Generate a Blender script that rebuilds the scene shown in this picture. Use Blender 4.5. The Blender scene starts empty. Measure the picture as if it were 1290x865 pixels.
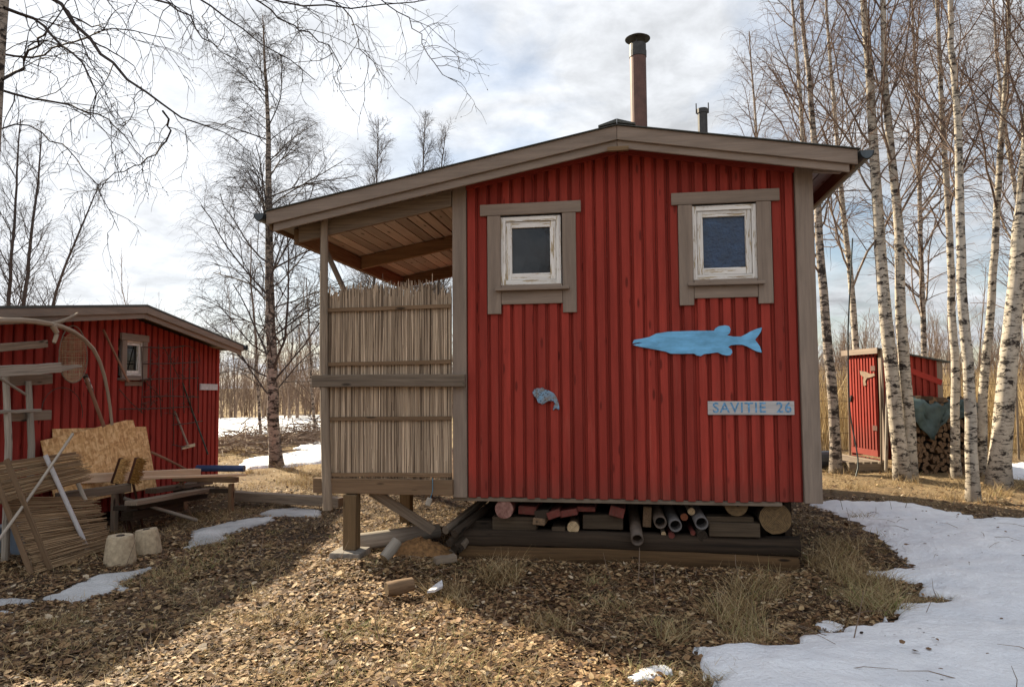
import bpy, math, random
import numpy as np
from math import sin, cos, tan, radians, pi, sqrt, atan2
from mathutils import Vector, Matrix
random.seed(7); RNG = np.random.default_rng(7)
scene = bpy.context.scene
COL = scene.collection

# ------------------------------------------------------------------ camera
F = 900.0; PSI = radians(9.1); TH = radians(3.28); RO = .008
CAM = np.array([0, 0, 1.6])
_fw = np.array([-sin(PSI)*cos(TH), cos(PSI)*cos(TH), sin(TH)])
_r = np.array([cos(PSI), sin(PSI), 0.]); _u = np.cross(_r, _fw)
RIGHT = _r*cos(RO) - _u*sin(RO); UP = _u*cos(RO) + _r*sin(RO)
def ray(x, y): return _fw + RIGHT*(x-645)/F + UP*(432.5-y)/F
def PY(x, y, Y):
    d = ray(x, y); return CAM + d*(Y/d[1])
def PZ(x, y, Z=0.0):
    d = ray(x, y); return CAM + d*((Z-1.6)/d[2])
def PP(x, y, p, n):
    d = ray(x, y); p = np.array(p, float); n = np.array(n, float)
    return CAM + d*(((p-CAM) @ n)/(d @ n))
cd = bpy.data.cameras.new('camera'); cam = bpy.data.objects.new('camera', cd); COL.objects.link(cam)
M = Matrix.Identity(4)
for i in range(3):
    M[i][0] = RIGHT[i]; M[i][1] = UP[i]; M[i][2] = -_fw[i]; M[i][3] = CAM[i]
cam.matrix_world = M
cd.sensor_width = 36; cd.lens = 36*F/1290; cd.clip_end = 2000; cd.clip_start = .05
scene.camera = cam

# ------------------------------------------------------------------ node helpers
def lin(*c):
    return tuple(((v/255)/12.92 if v/255 <= .04045 else ((v/255+.055)/1.055)**2.4) for v in c)
class NT:
    def __init__(s, name):
        s.m = bpy.data.materials.new(name); s.m.use_nodes = True
        s.t = s.m.node_tree; s.b = s.t.nodes['Principled BSDF']
        s.out = s.t.nodes['Material Output']
    def n(s, typ, **k):
        nd = s.t.nodes.new(typ)
        for a, v in k.items():
            if a == 'inp':
                for q, w in v.items(): s.set(nd.inputs[q], w)
            else: setattr(nd, a, v)
        return nd
    def set(s, sock, v):
        if isinstance(v, bpy.types.NodeSocket): s.t.links.new(v, sock)
        else:
            if hasattr(sock, 'default_value') and isinstance(v, tuple) and len(v) == 3 and sock.type == 'RGBA': v = v+(1,)
            sock.default_value = v
    def attr(s, name, out='Vector'):
        return s.n('ShaderNodeAttribute', attribute_name=name).outputs[out]
    def mapv(s, v, scale, loc=(0, 0, 0)):
        return s.n('ShaderNodeMapping', inp={'Vector': v, 'Scale': scale, 'Location': loc}).outputs[0]
    def noise(s, v, scale, detail=4, rough=.55, dist=0.0):
        return s.n('ShaderNodeTexNoise', inp={'Vector': v, 'Scale': scale, 'Detail': detail, 'Roughness': rough, 'Distortion': dist}).outputs['Fac']
    def ramp(s, f, stops):
        nd = s.n('ShaderNodeValToRGB', inp={'Fac': f}); e = nd.color_ramp.elements
        while len(e) < len(stops): e.new(.5)
        for q, (p, c) in zip(e, stops):
            q.position = p; q.color = (c if isinstance(c, tuple) else (c, c, c))[:3]+(1,)
        return nd.outputs['Color']
    def mix(s, f, a, b, mode='MIX'):
        nd = s.n('ShaderNodeMix', data_type='RGBA', blend_type=mode)
        s.set(nd.inputs['Factor'], f); s.set(nd.inputs[6], a); s.set(nd.inputs[7], b)
        return nd.outputs[2]
    def math(s, op, a, b=0.0):
        nd = s.n('ShaderNodeMath', operation=op); s.set(nd.inputs[0], a); s.set(nd.inputs[1], b); return nd.outputs[0]
    def bump(s, h, strength=.4, dist=.01):
        s.set(s.b.inputs['Normal'], s.n('ShaderNodeBump', inp={'Height': h, 'Strength': strength, 'Distance': dist}).outputs[0])
    def obj(s): return s.n('ShaderNodeTexCoord').outputs['Object']
    def pos(s): return s.n('ShaderNodeNewGeometry').outputs['Position']
    def fin(s, col=None, rough=None, spec=None):
        if col is not None: s.set(s.b.inputs['Base Color'], col)
        if rough is not None: s.set(s.b.inputs['Roughness'], rough)
        if spec is not None: s.b.inputs['Specular IOR Level'].default_value = spec
        return s.m

def m_wood(name, dark, light, rough=.8, gs=1.0, stain=.45, knots=True, bump=.35, rvamp=.5, paint=None, wear=.0):
    """boards: grain follows the grain coordinates stored on every piece"""
    k = NT(name); g = k.attr('gc'); rv = k.attr('rv', 'Fac')
    f = k.noise(k.mapv(g, (2.2*gs, 70*gs, 70*gs)), 1.0, 5, .6, .6)
    f2 = k.noise(k.mapv(g, (1.1, 9, 9), (3, 1, 7)), 1.0, 4, .6)
    c = k.ramp(f, [(.28, dark), (.72, light)])
    c = k.mix(k.ramp(f2, [(.35, .0), (.75, 1.0)]), c, tuple(v*.62 for v in light))if stain else c
    if paint:
        pv = k.ramp(k.noise(k.mapv(g, (1.4, 14, 14), (5, 3, 2)), 1., 6, .65), [(.3, tuple(v*.72 for v in paint)), (.5, paint), (.75, tuple(min(1, v*1.28) for v in paint))])
        pv = k.mix(k.ramp(f, [(.25, .35), (.6, 0.)]), pv, tuple(v*.5 for v in paint))
        wm = k.ramp(k.noise(k.mapv(g, (5, 60, 60), (2, 9, 4)), 1., 7, .7), [(.74-wear, 0.), (.78-wear, 1.)])
        c = k.mix(wm, pv, c)
    if name == 'red_ochre_boards':                                # rain splash and dirt on the lowest part of the boards
        z = k.n('ShaderNodeSeparateXYZ', inp={0: k.pos()}).outputs[2]
        sp = k.math('ADD', z, k.math('MULTIPLY', k.noise(k.mapv(k.pos(), (9, 9, 5)), 1., 7, .7), -.55))
        c = k.mix(k.ramp(sp, [(.28, .6), (.55, 0.)]), c, (.15, .055, .04))
        c = k.mix(k.ramp(k.noise(k.mapv(k.pos(), (2.2, 2.2, .55)), 1., 6, .65), [(.35, .5), (.62, 0.)]), c, (.21, .026, .018))
        c = k.mix(k.ramp(k.noise(k.mapv(k.pos(), (16, 16, 1.1)), 1., 6, .7), [(.58, 0.), (.74, .4)]), c, (.43, .12, .085))
    if knots:
        v = k.n('ShaderNodeTexVoronoi', inp={'Vector': k.mapv(g, (2.6, 10, 10)), 'Scale': 1., 'Randomness': 1.}).outputs['Distance']
        c = k.mix(k.ramp(v, [(.0, .9), (.09, .85), (.16, 0.)]), c, tuple(x*.3 for x in (paint or dark)))
    c = k.mix(k.math('MULTIPLY', rv, rvamp), c, tuple(x*.45 for x in (paint or dark)))
    k.bump(k.math('ADD', f, k.math('MULTIPLY', f2, .5)), bump, .004)
    return k.fin(c, rough, .25)

def m_plain(name, col, rough=.6, var=.25, scale=20, metal=0.0, bump=.1, col2=None):
    k = NT(name); o = k.obj()
    f = k.noise(o, scale, 6, .65)
    c = k.ramp(f, [(.3, tuple(v*(1-var) for v in col)), (.7, col2 or tuple(min(1, v*(1+var)) for v in col))])
    k.b.inputs['Metallic'].default_value = metal
    k.bump(f, bump, .004)
    return k.fin(c, rough)

RED = m_wood('red_ochre_boards', lin(80, 60, 50), lin(150, 125, 105), .85, 1., 0., True, .4, .5, paint=(.375, .049, .033), wear=.05)
RED2 = m_wood('old_red_boards', lin(80, 60, 50), lin(150, 125, 105), .9, 1., 0., True, .3, .45, paint=(.37, .045, .033), wear=.06)
TRIM = m_wood('grey_brown_paint', lin(70, 62, 55), lin(150, 138, 125), .75, 1., 0., False, .25, .2, paint=(.27, .212, .168), wear=.05)
GREYW = m_wood('weathered_grey_wood', lin(84, 74, 64), lin(170, 153, 134), .9)
PALEGREY = m_wood('silvery_old_wood', lin(120, 112, 102), lin(205, 195, 180), .9)
BROWNW = m_wood('brown_old_wood', lin(84, 66, 50), lin(165, 136, 106), .85)
DECKW = m_wood('brown_roof_boards', lin(148, 143, 136), lin(224, 219, 211), .85, 1., .45, True, .3, .6)
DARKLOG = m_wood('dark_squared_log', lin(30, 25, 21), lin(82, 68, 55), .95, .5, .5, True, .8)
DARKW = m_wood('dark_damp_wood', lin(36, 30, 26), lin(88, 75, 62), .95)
TREATED = m_wood('treated_yellow_wood', lin(92, 76, 54), lin(158, 130, 96), .8, 1., .5)
FRESH = m_wood('fresh_planed_wood', lin(205, 170, 135), lin(240, 215, 185), .6, .6, .2, True, .1, .1)
SIGNW = m_wood('pale_grey_sign_wood', lin(175, 172, 170), lin(225, 222, 220), .85, 1., .0, False)
WHITEP = m_wood('flaking_white_paint', lin(120, 100, 75), lin(190, 170, 130), .6, 1., 0., False, .3, .1, paint=(.78, .76, .72), wear=.2)
BLUEP = m_wood('light_blue_paint', lin(70, 110, 140), lin(120, 150, 170), .55, .35, 0., False, .25, .1, paint=(.17, .46, .74), wear=.07)
BROOMW = m_wood('dark_broom_stick', lin(50, 32, 24), lin(100, 66, 50), .7)
REED = m_wood('dry_reed', lin(120, 100, 82), lin(250, 226, 196), .8, .5, .0, False, .1, 1.0)
REEDW = m_wood('warm_dry_reed', lin(120, 96, 70), lin(205, 176, 138), .8, .5, .0, False, .1, .8)
PINKW = m_wood('red_flaking_wood', lin(60, 42, 36), lin(120, 86, 74), .9, 1., .3, False, .4, .3, paint=(.17, .045, .035), wear=.2)  # red wood darkened in colour for the shade below the floor
def m_end(name, c1, c2):
    k = NT(name); g = k.attr('gc')
    w = k.n('ShaderNodeTexWave', wave_type='RINGS', rings_direction='X', inp={'Vector': k.mapv(g, (0.001, 1, 1)), 'Scale': 26., 'Distortion': 2.5, 'Detail': 3.}).outputs['Fac']
    n = k.noise(g, 30., 5)
    c = k.mix(.5, k.ramp(w, [(.2, c1), (.8, c2)]), k.ramp(n, [(.3, c1), (.7, c2)])); k.bump(w, .3, .003)
    return k.fin(c, .9)
ENDW = m_end('sawn_log_end', lin(62, 48, 32), lin(128, 103, 68))  # end grain darkened to carry the shade of the sill overhang
SHADEW = m_wood('shade_darkened_brown_wood', lin(48, 41, 34), lin(112, 96, 78), .95, .8, .6)  # brown wood with the shade under the cabin put into its colour
ENDPALE = m_end('pale_log_end', lin(130, 105, 75), lin(215, 190, 150))
FELT = m_plain('dark_roofing_felt', (.075, .08, .074), .95, .4, 60, bump=.5)
GUTTER = m_plain('dark_grey_gutter_steel', (.06, .075, .085), .4, .3, 8, .4)
RUST = m_plain('brown_stove_pipe', (.115, .056, .042), .55, .3, 9, .3, .15)
STEEL = m_plain('dark_sooty_steel', (.05, .047, .045), .5, .4, 14, .5)
GALV = m_plain('galvanised_steel', (.5, .5, .5), .35, .2, 18, .8)
WIRE = m_plain('rusty_wire', (.07, .04, .03), .8, .4, 30)
CONC = m_plain('old_concrete', lin(176, 160, 134), .95, .3, 24, bump=.6)
PIPEC = m_plain('brown_plastic_pipe', (.095, .068, .05), .6, .4, 12)  # both pipe colours are darkened for the shade under the cabin
PIPEG = m_plain('grey_plastic_pipe', (.11, .10, .095), .6, .3, 12)
PIPEDK = m_plain('bore_shade_black', (.012, .011, .01), .9)
BLUETUBE = m_plain('dark_blue_plastic', (.035, .065, .16), .35, .2, 6)
CRATE = m_plain('grey_blue_plastic', (.10, .13, .17), .5, .2, 8)
TARP = m_plain('faded_green_tarp', (.045, .075, .075), .6, .5, 5, bump=.3)
CORD = m_plain('blue_cord', (.05, .22, .35), .7)
NETM = m_plain('tan_netting', lin(165, 140, 110), .9)
BRISTLE = m_plain('tan_broom_bristle', lin(190, 150, 95), .9, .35, 60)
BRISTLE2 = m_plain('ochre_broom_bristle', lin(140, 100, 45), .9, .4, 60)
ROT = m_plain('orange_rotten_wood', lin(122, 90, 56), 1., .55, 26, bump=1.)
BLACKT = m_plain('black_tape', (.02, .02, .02), .5); WHITET = m_plain('white_tape', (.6, .58, .55), .6)
YELLOW = m_plain('yellow_plastic', (.7, .5, .03), .5)

def m_glass(name, base, bs, bm=.3, ior=1.5):
    k = NT(name); f = k.noise(k.obj(), bs, 4, .6)
    k.bump(f, bm, .02)
    k.b.inputs['IOR'].default_value = ior
    return k.fin(k.ramp(k.noise(k.obj(), 9, 6, .7), [(.3, tuple(v*.4 for v in base)), (.7, base)]), .04)
GLASSL = m_glass('dark_window_glass', (.004, .005, .007), 5., .05, 1.48)
GLASSR = m_glass('sky_reflection_window_glass', (.016, .05, .12), 26., .35)  # blue of the reflected sky is put into the base colour

def m_osb():
    k = NT('strand_board'); g = k.attr('gc')
    v = k.n('ShaderNodeTexVoronoi', inp={'Vector': k.mapv(g, (16, 38, 20)), 'Scale': 1., 'Randomness': 1.}).outputs['Color']
    v2 = k.n('ShaderNodeTexVoronoi', inp={'Vector': k.mapv(g, (42, 15, 20), (3, 5, 1)), 'Scale': 1., 'Randomness': 1.}).outputs['Color']
    c = k.mix(.5, v, v2); h = k.n('ShaderNodeRGBToBW', inp={0: c}).outputs[0]
    c = k.ramp(h, [(.25, lin(182, 138, 86)), (.5, lin(214, 172, 114)), (.75, lin(236, 202, 148))]); k.bump(h, .3, .003)
    return k.fin(c, .75)
OSB = m_osb()
def m_fishpat():
    k = NT('mottled_blue_fish_paint'); o = k.obj()
    v = k.n('ShaderNodeTexVoronoi', inp={'Vector': o, 'Scale': 55.}).outputs['Distance']
    n = k.noise(o, 14., 3)
    c = k.mix(k.ramp(v, [(.25, 0.), (.45, 1.)]), lin(60, 70, 85), k.ramp(n, [(.4, lin(125, 120, 116)), (.62, lin(115, 155, 185))]))
    return k.fin(c, .5)
FISHP = m_fishpat()

def m_bark(name, white, dark, amount=.5):
    k = NT(name); th = k.attr('thick', 'Fac'); g = k.attr('gc'); ht = k.n('ShaderNodeSeparateXYZ', inp={0: k.pos()}).outputs[2]
    pos = k.pos()
    fl = k.noise(k.mapv(pos, (6, 6, 30)), 1., 6, .75, .3)          # dark lenticel dashes across the bark
    pt = k.noise(k.mapv(pos, (5.5, 5.5, 11), (4, 2, 1)), 1., 7, .72, .3)       # larger black scars
    pat = k.math('MAXIMUM', k.ramp(fl, [(.63-amount*.1, 0.), (.70-amount*.1, 1.)]), k.ramp(pt, [(.61-amount*.1, 0.), (.66-amount*.1, 1.)]))
    wc = k.ramp(k.noise(pos, 9., 5), [(.3, tuple(v*.7 for v in white)), (.7, white)])
    low = k.ramp(k.math('ADD', ht, k.math('MULTIPLY', k.noise(pos, 5.), .5)), [(.25, 0.55), (.75, 0.)])
    c = k.mix(pat, wc, dark); c = k.mix(low, c, tuple(v*2 for v in dark))
    tw = k.ramp(k.noise(pos, 12.), [(.3, (.10, .066, .05)), (.7, (.19, .13, .098))])
    c = k.mix(k.ramp(th, [(.014, 0.), (.038, 1.)]), tw, c)
    k.bump(k.math('ADD', pat, fl), .5, .006)
    return k.fin(c, .8, .2)
BARK = m_bark('birch_bark', (.52, .46, .375), (.035, .028, .024), .85)
BARKD = m_bark('rough_birch_bark', (.42, .36, .30), (.035, .028, .024), 1.1)
def m_twig(name, a, b):
    k = NT(name); return k.fin(k.ramp(k.noise(k.pos(), .5, 3), [(.3, a), (.7, b)]), .85, .2)
TWIG2 = m_twig('grey_brown_twigs', (.05, .042, .04), (.10, .082, .075))
TWIG = m_twig('dark_twigs', (.028, .022, .02), (.055, .042, .036))
FARW = m_twig('far_wood_stems', (.15, .105, .078), (.30, .22, .165))
STICK = m_twig('dead_sticks', (.12, .085, .06), (.28, .21, .16))
DRIFT = m_wood('grey_driftwood', lin(110, 92, 76), lin(200, 182, 160), .9, .6)
POLEW = m_wood('brown_pole', lin(120, 86, 66), lin(180, 140, 115), .8)

def m_attr_ramp(name, stops, rough=.9, trans=0.0):
    k = NT(name); c = k.ramp(k.attr('rv', 'Fac'), stops)
    c = k.mix(.5, c, k.ramp(k.noise(k.pos(), 60., 2), [(.3, .5), (.65, 1.)]), 'MULTIPLY')
    k.fin(c, rough, .3)
    if trans:
        tr = k.n('ShaderNodeBsdfTranslucent'); k.set(tr.inputs['Color'], c)
        mx = k.n('ShaderNodeMixShader'); mx.inputs[0].default_value = trans
        k.t.links.new(k.b.outputs[0], mx.inputs[1]); k.t.links.new(tr.outputs[0], mx.inputs[2]); k.t.links.new(mx.outputs[0], k.out.inputs['Surface'])
    return k.m
LEAF = m_attr_ramp('fallen_leaves', [(0., (.03, .017, .010)), (.3, (.11, .057, .028)), (.55, (.31, .18, .085)), (.8, (.54, .38, .20)), (1., (.70, .60, .46))], .7, .15)
GRASS = m_attr_ramp('dry_grass_blades', [(0., (.17, .105, .05)), (.5, (.44, .315, .155)), (.88, (.64, .51, .31)), (1., (.22, .25, .07))], .8, .25)
RBED = m_attr_ramp('tall_yellow_reeds', [(0., (.26, .17, .08)), (.5, (.48, .35, .17)), (1., (.66, .52, .30))], .8, .2)

def m_ground():
    k = NT('litter_covered_soil'); p = k.pos()
    v = k.n('ShaderNodeTexVoronoi', inp={'Vector': k.mapv(p, (22, 22, 22)), 'Scale': 1.}).outputs['Color']
    h = k.n('ShaderNodeRGBToBW', inp={0: v}).outputs[0]
    n = k.noise(p, 1.1, 8, .6); n2 = k.noise(p, 14., 6, .7)
    c = k.ramp(h, [(.2, (.03, .02, .013)), (.5, (.09, .052, .03)), (.8, (.22, .14, .075))])
    c = k.mix(k.ramp(n2, [(.35, 0.), (.65, .8)]), c, (.035, .026, .019))
    far = k.n('ShaderNodeVectorMath', operation='LENGTH', inp={0: p}).outputs['Value']
    straw = k.ramp(k.noise(p, .35, 6), [(.4, (.16, .11, .06)), (.65, (.42, .31, .16))])
    fm = k.n('ShaderNodeMapRange', inp={0: far, 1: 9., 2: 15.}).outputs[0]
    c = k.mix(k.math('MULTIPLY', fm, .75), c, straw)
    k.bump(k.math('ADD', h, n2), .7, .02)
    return k.fin(c, .95, .2)
GROUND = m_ground()
def m_snow(name, c1, c2, dirt):
    k = NT(name); p = k.pos()
    n = k.noise(p, 2.2, 7, .55); n2 = k.noise(p, 34., 4, .6)
    c = k.ramp(n, [(.3, c1), (.7, c2)])
    c = k.mix(k.ramp(k.noise(p, 26., 8, .8), [(.60, 0.), (.74, dirt)]), c, (.20, .15, .10))
    k.bump(k.math('ADD', k.math('MULTIPLY', n, 3.), k.math('ADD', n2, k.noise(p, 9., 6, .7))), .6, .04)
    k.b.inputs['Subsurface Weight'].default_value = .0
    return k.fin(c, .55, .3)
SNOW = m_snow('old_white_snow', (.70, .73, .78), (.86, .87, .89), .75)
ICE = m_snow('grey_melting_snow', (.34, .35, .36), (.62, .63, .64), .9)

# ------------------------------------------------------------------ mesh builder
class MB:
    def __init__(s): s.v = []; s.f = []; s.g = []; s.r = []; s.nv = 0; s.mi = []
    def add(s, verts, faces, gc=None, rv=None, mi=0):
        verts = np.asarray(verts, float); n = len(verts)
        if gc is None:
            gc = verts - verts[0]
        off = np.array([random.random()*20, random.random()*9, random.random()*9])*(0 if mi == 9 else 1)
        s.v.append(verts); s.g.append(np.asarray(gc, float)+off)
        s.r.append(np.full(n, random.random() if rv is None else rv))
        for f in faces: s.f.append(tuple(int(i)+s.nv for i in f)); s.mi.append(mi if mi != 9 else 1)
        s.nv += n; return s
    def beam(s, p0, p1, w, h, up=(0, 0, 1), rv=None, seg=1, wob=0.0, taper=1.0):
        p0 = np.array(p0, float); p1 = np.array(p1, float); a = p1-p0; L = np.linalg.norm(a); a /= L
        up = np.array(up, float); sd = np.cross(a, up); sd /= np.linalg.norm(sd); u = np.cross(sd, a)
        V = []; G = []; Fs = []
        for i in range(seg+1):
            t = i/seg; c = p0+a*L*t; k = 1+(taper-1)*t
            if wob: c = c+sd*random.uniform(-wob, wob)+u*random.uniform(-wob, wob)
            for (x, y) in ((-1, -1), (1, -1), (1, 1), (-1, 1)):
                V.append(c+sd*x*w/2*k+u*y*h/2*k); G.append((L*t, x*w/2, y*h/2))
        for i in range(seg):
            b = 4*i
            for q in range(4): Fs.append((b+q, b+(q+1) % 4, b+4+(q+1) % 4, b+4+q))
        Fs.append((3, 2, 1, 0)); b = 4*seg; Fs.append((b, b+1, b+2, b+3))
        return s.add(V, Fs, G, rv)
    def hexa(s, V8, rv=None, axis=2):
        V8 = np.array(V8, float); G = V8[:, [2, 0, 1]] if axis == 2 else V8[:, [axis, (axis+1) % 3, (axis+2) % 3]]
        return s.add(V8, [(3, 2, 1, 0), (4, 5, 6, 7), (0, 1, 5, 4), (1, 2, 6, 5), (2, 3, 7, 6), (3, 0, 4, 7)], G, rv)
    def box(s, lo, hi, rv=None, axis=2):
        (a, b, c), (d, e, f) = lo, hi
        return s.hexa([(a, b, c), (d, b, c), (d, e, c), (a, e, c), (a, b, f), (d, b, f), (d, e, f), (a, e, f)], rv, axis)
    def tube(s, pts, rad, n=8, cap=True, rv=None, capmi=0, jit=0.0):
        P = np.array(pts, float); k = len(P); R = np.full(k, rad) if np.isscalar(rad) else np.array(rad, float)
        T = np.gradient(P, axis=0); T /= np.linalg.norm(T, axis=1)[:, None]
        ref = np.array([0, 0, 1.]) if abs(T[:, 2]).mean() < .9 else np.array([1., 0, 0])
        V = []; G = []; L = 0
        for i in range(k):
            A = np.cross(T[i], ref); A /= np.linalg.norm(A); B = np.cross(T[i], A)
            if i: L += np.linalg.norm(P[i]-P[i-1])
            for j in range(n):
                a = 2*pi*j/n; rr = R[i]*(1+random.uniform(-jit, jit))
                V.append(P[i]+(A*cos(a)+B*sin(a))*rr); G.append((L, cos(a)*R[i], sin(a)*R[i]))
        Fs = [(i*n+j, i*n+(j+1) % n, (i+1)*n+(j+1) % n, (i+1)*n+j) for i in range(k-1) for j in range(n)]
        s.add(V, Fs, G, rv)
        if cap:
            b = (k-1)*n
            o = 0 if not capmi else capmi
            gg = np.array(G)
            s.add(np.array(V[:n]), [tuple(range(n))[::-1]], gg[:n], rv, o)
            s.add(np.array(V[b:]), [tuple(range(n))], gg[b:], rv, o)
        return s
    def ring(s, p0, p1, ro, ri, n=16, rv=None):
        """open pipe from p0 to p1"""
        p0 = np.array(p0, float); p1 = np.array(p1, float); a = p1-p0; a /= np.linalg.norm(a)
        ref = np.array([0, 0, 1.]) if abs(a[2]) < .9 else np.array([1., 0, 0]); A = np.cross(a, ref); A /= np.linalg.norm(A); B = np.cross(a, A)
        V = []
        for p, r in ((p1, ro), (p0, ro), (p0, ri), (p1, ri)):
            for j in range(n): V.append(p+(A*cos(2*pi*j/n)+B*sin(2*pi*j/n))*r)
        Fs = [(i*n+j, i*n+(j+1) % n, (i+1)*n+(j+1) % n, (i+1)*n+j) for i in range(3) for j in range(n)]
        return s.add(V, Fs, None, rv)
    def lathe(s, c, prof, n=20, axis=(0, 0, 1), jit=0.):
        c = np.array(c, float); V = []
        for (r, z) in prof:
            for j in range(n):
                q = r*(1+random.uniform(-jit, jit)); V.append(c+np.array([q*cos(2*pi*j/n), q*sin(2*pi*j/n), z]))
        k = len(prof)
        Fs = [(i*n+j, i*n+(j+1) % n, (i+1)*n+(j+1) % n, (i+1)*n+j) for i in range(k-1) for j in range(n)]
        Fs += [tuple(range(n))[::-1], tuple(range((k-1)*n, k*n))]
        return s.add(V, Fs)
    def prism(s, poly, off, rv=None):
        """closed outline (3-D points on a plane) pushed by the vector off"""
        P = np.array(poly, float); n = len(P); V = np.vstack([P, P+np.array(off)])
        Fs = [tuple(range(n)), tuple(range(2*n-1, n-1, -1))]+[(j, j+n, (j+1) % n+n, (j+1) % n) for j in range(n)]
        return s.add(V, Fs, None, rv)
    def build(s, name, mat, parent=None, bevel=0.0, smooth=False, mats=None, local=True):
        V = np.vstack(s.v)
        me = bpy.data.meshes.new(name)
        org = np.zeros(3)
        if parent is None: org = np.array([V[:, 0].mean(), V[:, 1].mean(), V[:, 2].min()])
        me.from_pydata((V-org).tolist(), [], s.f)
        a = me.attributes.new('gc', 'FLOAT_VECTOR', 'POINT'); a.data.foreach_set('vector', np.vstack(s.g).ravel())
        a = me.attributes.new('rv', 'FLOAT', 'POINT'); a.data.foreach_set('value', np.concatenate(s.r))
        for m_ in ([mat]+list(mats or [])): me.materials.append(m_)
        if mats: me.polygons.foreach_set('material_index', s.mi)
        if smooth: me.polygons.foreach_set('use_smooth', [True]*len(me.polygons))
        o = bpy.data.objects.new(name, me); COL.objects.link(o)
        if parent is not None:
            o.parent = parent
            w = np.zeros(3); p = parent
            while p is not None: w += np.array(p.location); p = p.parent
            o.location = -w
        else: o.location = org
        if bevel:
            b = o.modifiers.new('bevel', 'BEVEL'); b.width = bevel; b.segments = 1; b.limit_method = 'ANGLE'
        return o
def tag(o, label, cat, group=None, kind=None):
    if label: o['label'] = label
    if cat: o['category'] = cat
    if group: o['group'] = group
    if kind: o['kind'] = kind
    return o
def thing(name, label, cat, loc=(0, 0, 0), group=None):
    o = bpy.data.objects.new(name, None); COL.objects.link(o); o.location = [float(v) for v in loc]
    o.empty_display_size = .2
    return tag(o, label, cat, group)

# ------------------------------------------------------------------ terrain
def vnoise(x, y, s, seed=0):
    """smooth value noise in numpy"""
    x = np.asarray(x, float)/s; y = np.asarray(y, float)/s
    xi = np.floor(x).astype(int); yi = np.floor(y).astype(int); fx = x-xi; fy = y-yi
    fx = fx*fx*(3-2*fx); fy = fy*fy*(3-2*fy)
    def h(a, b):
        n = (a*374761393+b*668265263+seed*974711) & 0x7fffffff
        n = ((n ^ (n >> 13))*1274126177) & 0x7fffffff
        return ((n ^ (n >> 16)) & 0xffff)/65535.
    return (h(xi, yi)*(1-fx)+h(xi+1, yi)*fx)*(1-fy)+(h(xi, yi+1)*(1-fx)+h(xi+1, yi+1)*fx)*fy
def gz(x, y):
    x = np.asarray(x, float); y = np.asarray(y, float)
    z = (vnoise(x, y, 1.3, 1)-.5)*.07+(vnoise(x, y, .35, 2)-.5)*.035+(vnoise(x, y, .12, 3)-.5)*.02
    z = z+.10*np.exp(-((x-2.0)**2/.5+(y-8.2)**2/2.5))
    z = z-.05*np.exp(-(x**2+y**2)/6)
    under = (x > -3.2) & (x < 1.5) & (y > 6.4) & (y < 10.)
    return z-.02*under
def axis(lo, hi, step, far):
    a = list(np.arange(lo, hi, step)); d = step; x = a[-1]
    while x < far: d *= 1.25; x += d; a.append(x)
    d = step; x = a[0]; pre = []
    while x > -far: d *= 1.25; x -= d; pre.append(x)
    return np.array(pre[::-1]+a)
def grid_mesh(name, xs, ys, zf, mat, keep=None):
    X, Y = np.meshgrid(xs, ys); Z = zf(X, Y); nx, ny = len(xs), len(ys)
    V = np.stack([X.ravel(), Y.ravel(), Z.ravel()], 1)
    I = np.arange(nx*ny).reshape(ny, nx)
    Q = np.stack([I[:-1, :-1], I[:-1, 1:], I[1:, 1:], I[1:, :-1]], -1).reshape(-1, 4)
    if keep is not None:
        k = keep(X, Y).ravel(); Q = Q[k[Q].any(1)]
        used = np.unique(Q); mp = np.full(nx*ny, -1); mp[used] = np.arange(len(used)); V = V[used]; Q = mp[Q]
    return raw_mesh(name, V, Q, mat, smooth=True)
def raw_mesh(name, V, Q, mat, smooth=False, parent=None, **attrs):
    me = bpy.data.meshes.new(name); n, k = Q.shape
    me.vertices.add(len(V)); me.vertices.foreach_set('co', np.ascontiguousarray(V, dtype=np.float32).ravel())
    me.loops.add(n*k); me.loops.foreach_set('vertex_index', np.ascontiguousarray(Q, dtype=np.int32).ravel())
    me.polygons.add(n); me.polygons.foreach_set('loop_start', np.arange(0, n*k, k, dtype=np.int32))
    if smooth: me.polygons.foreach_set('use_smooth', np.ones(n, bool))
    for a, v in attrs.items():
        at = me.attributes.new(a, 'FLOAT', 'POINT'); at.data.foreach_set('value', np.ascontiguousarray(v, dtype=np.float32).ravel())
    me.update(calc_edges=True); me.materials.append(mat)
    o = bpy.data.objects.new(name, me); COL.objects.link(o)
    if parent is not None:
        o.parent = parent; o.location = -Vector(parent.location)
    return o
g = grid_mesh('ground', axis(-8.5, 7.5, .07, 500), axis(2.6, 14.5, .07, 500), gz, GROUND)
tag(g, 'brown leaf strewn yard around the red cabin', None, None, 'structure')

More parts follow.
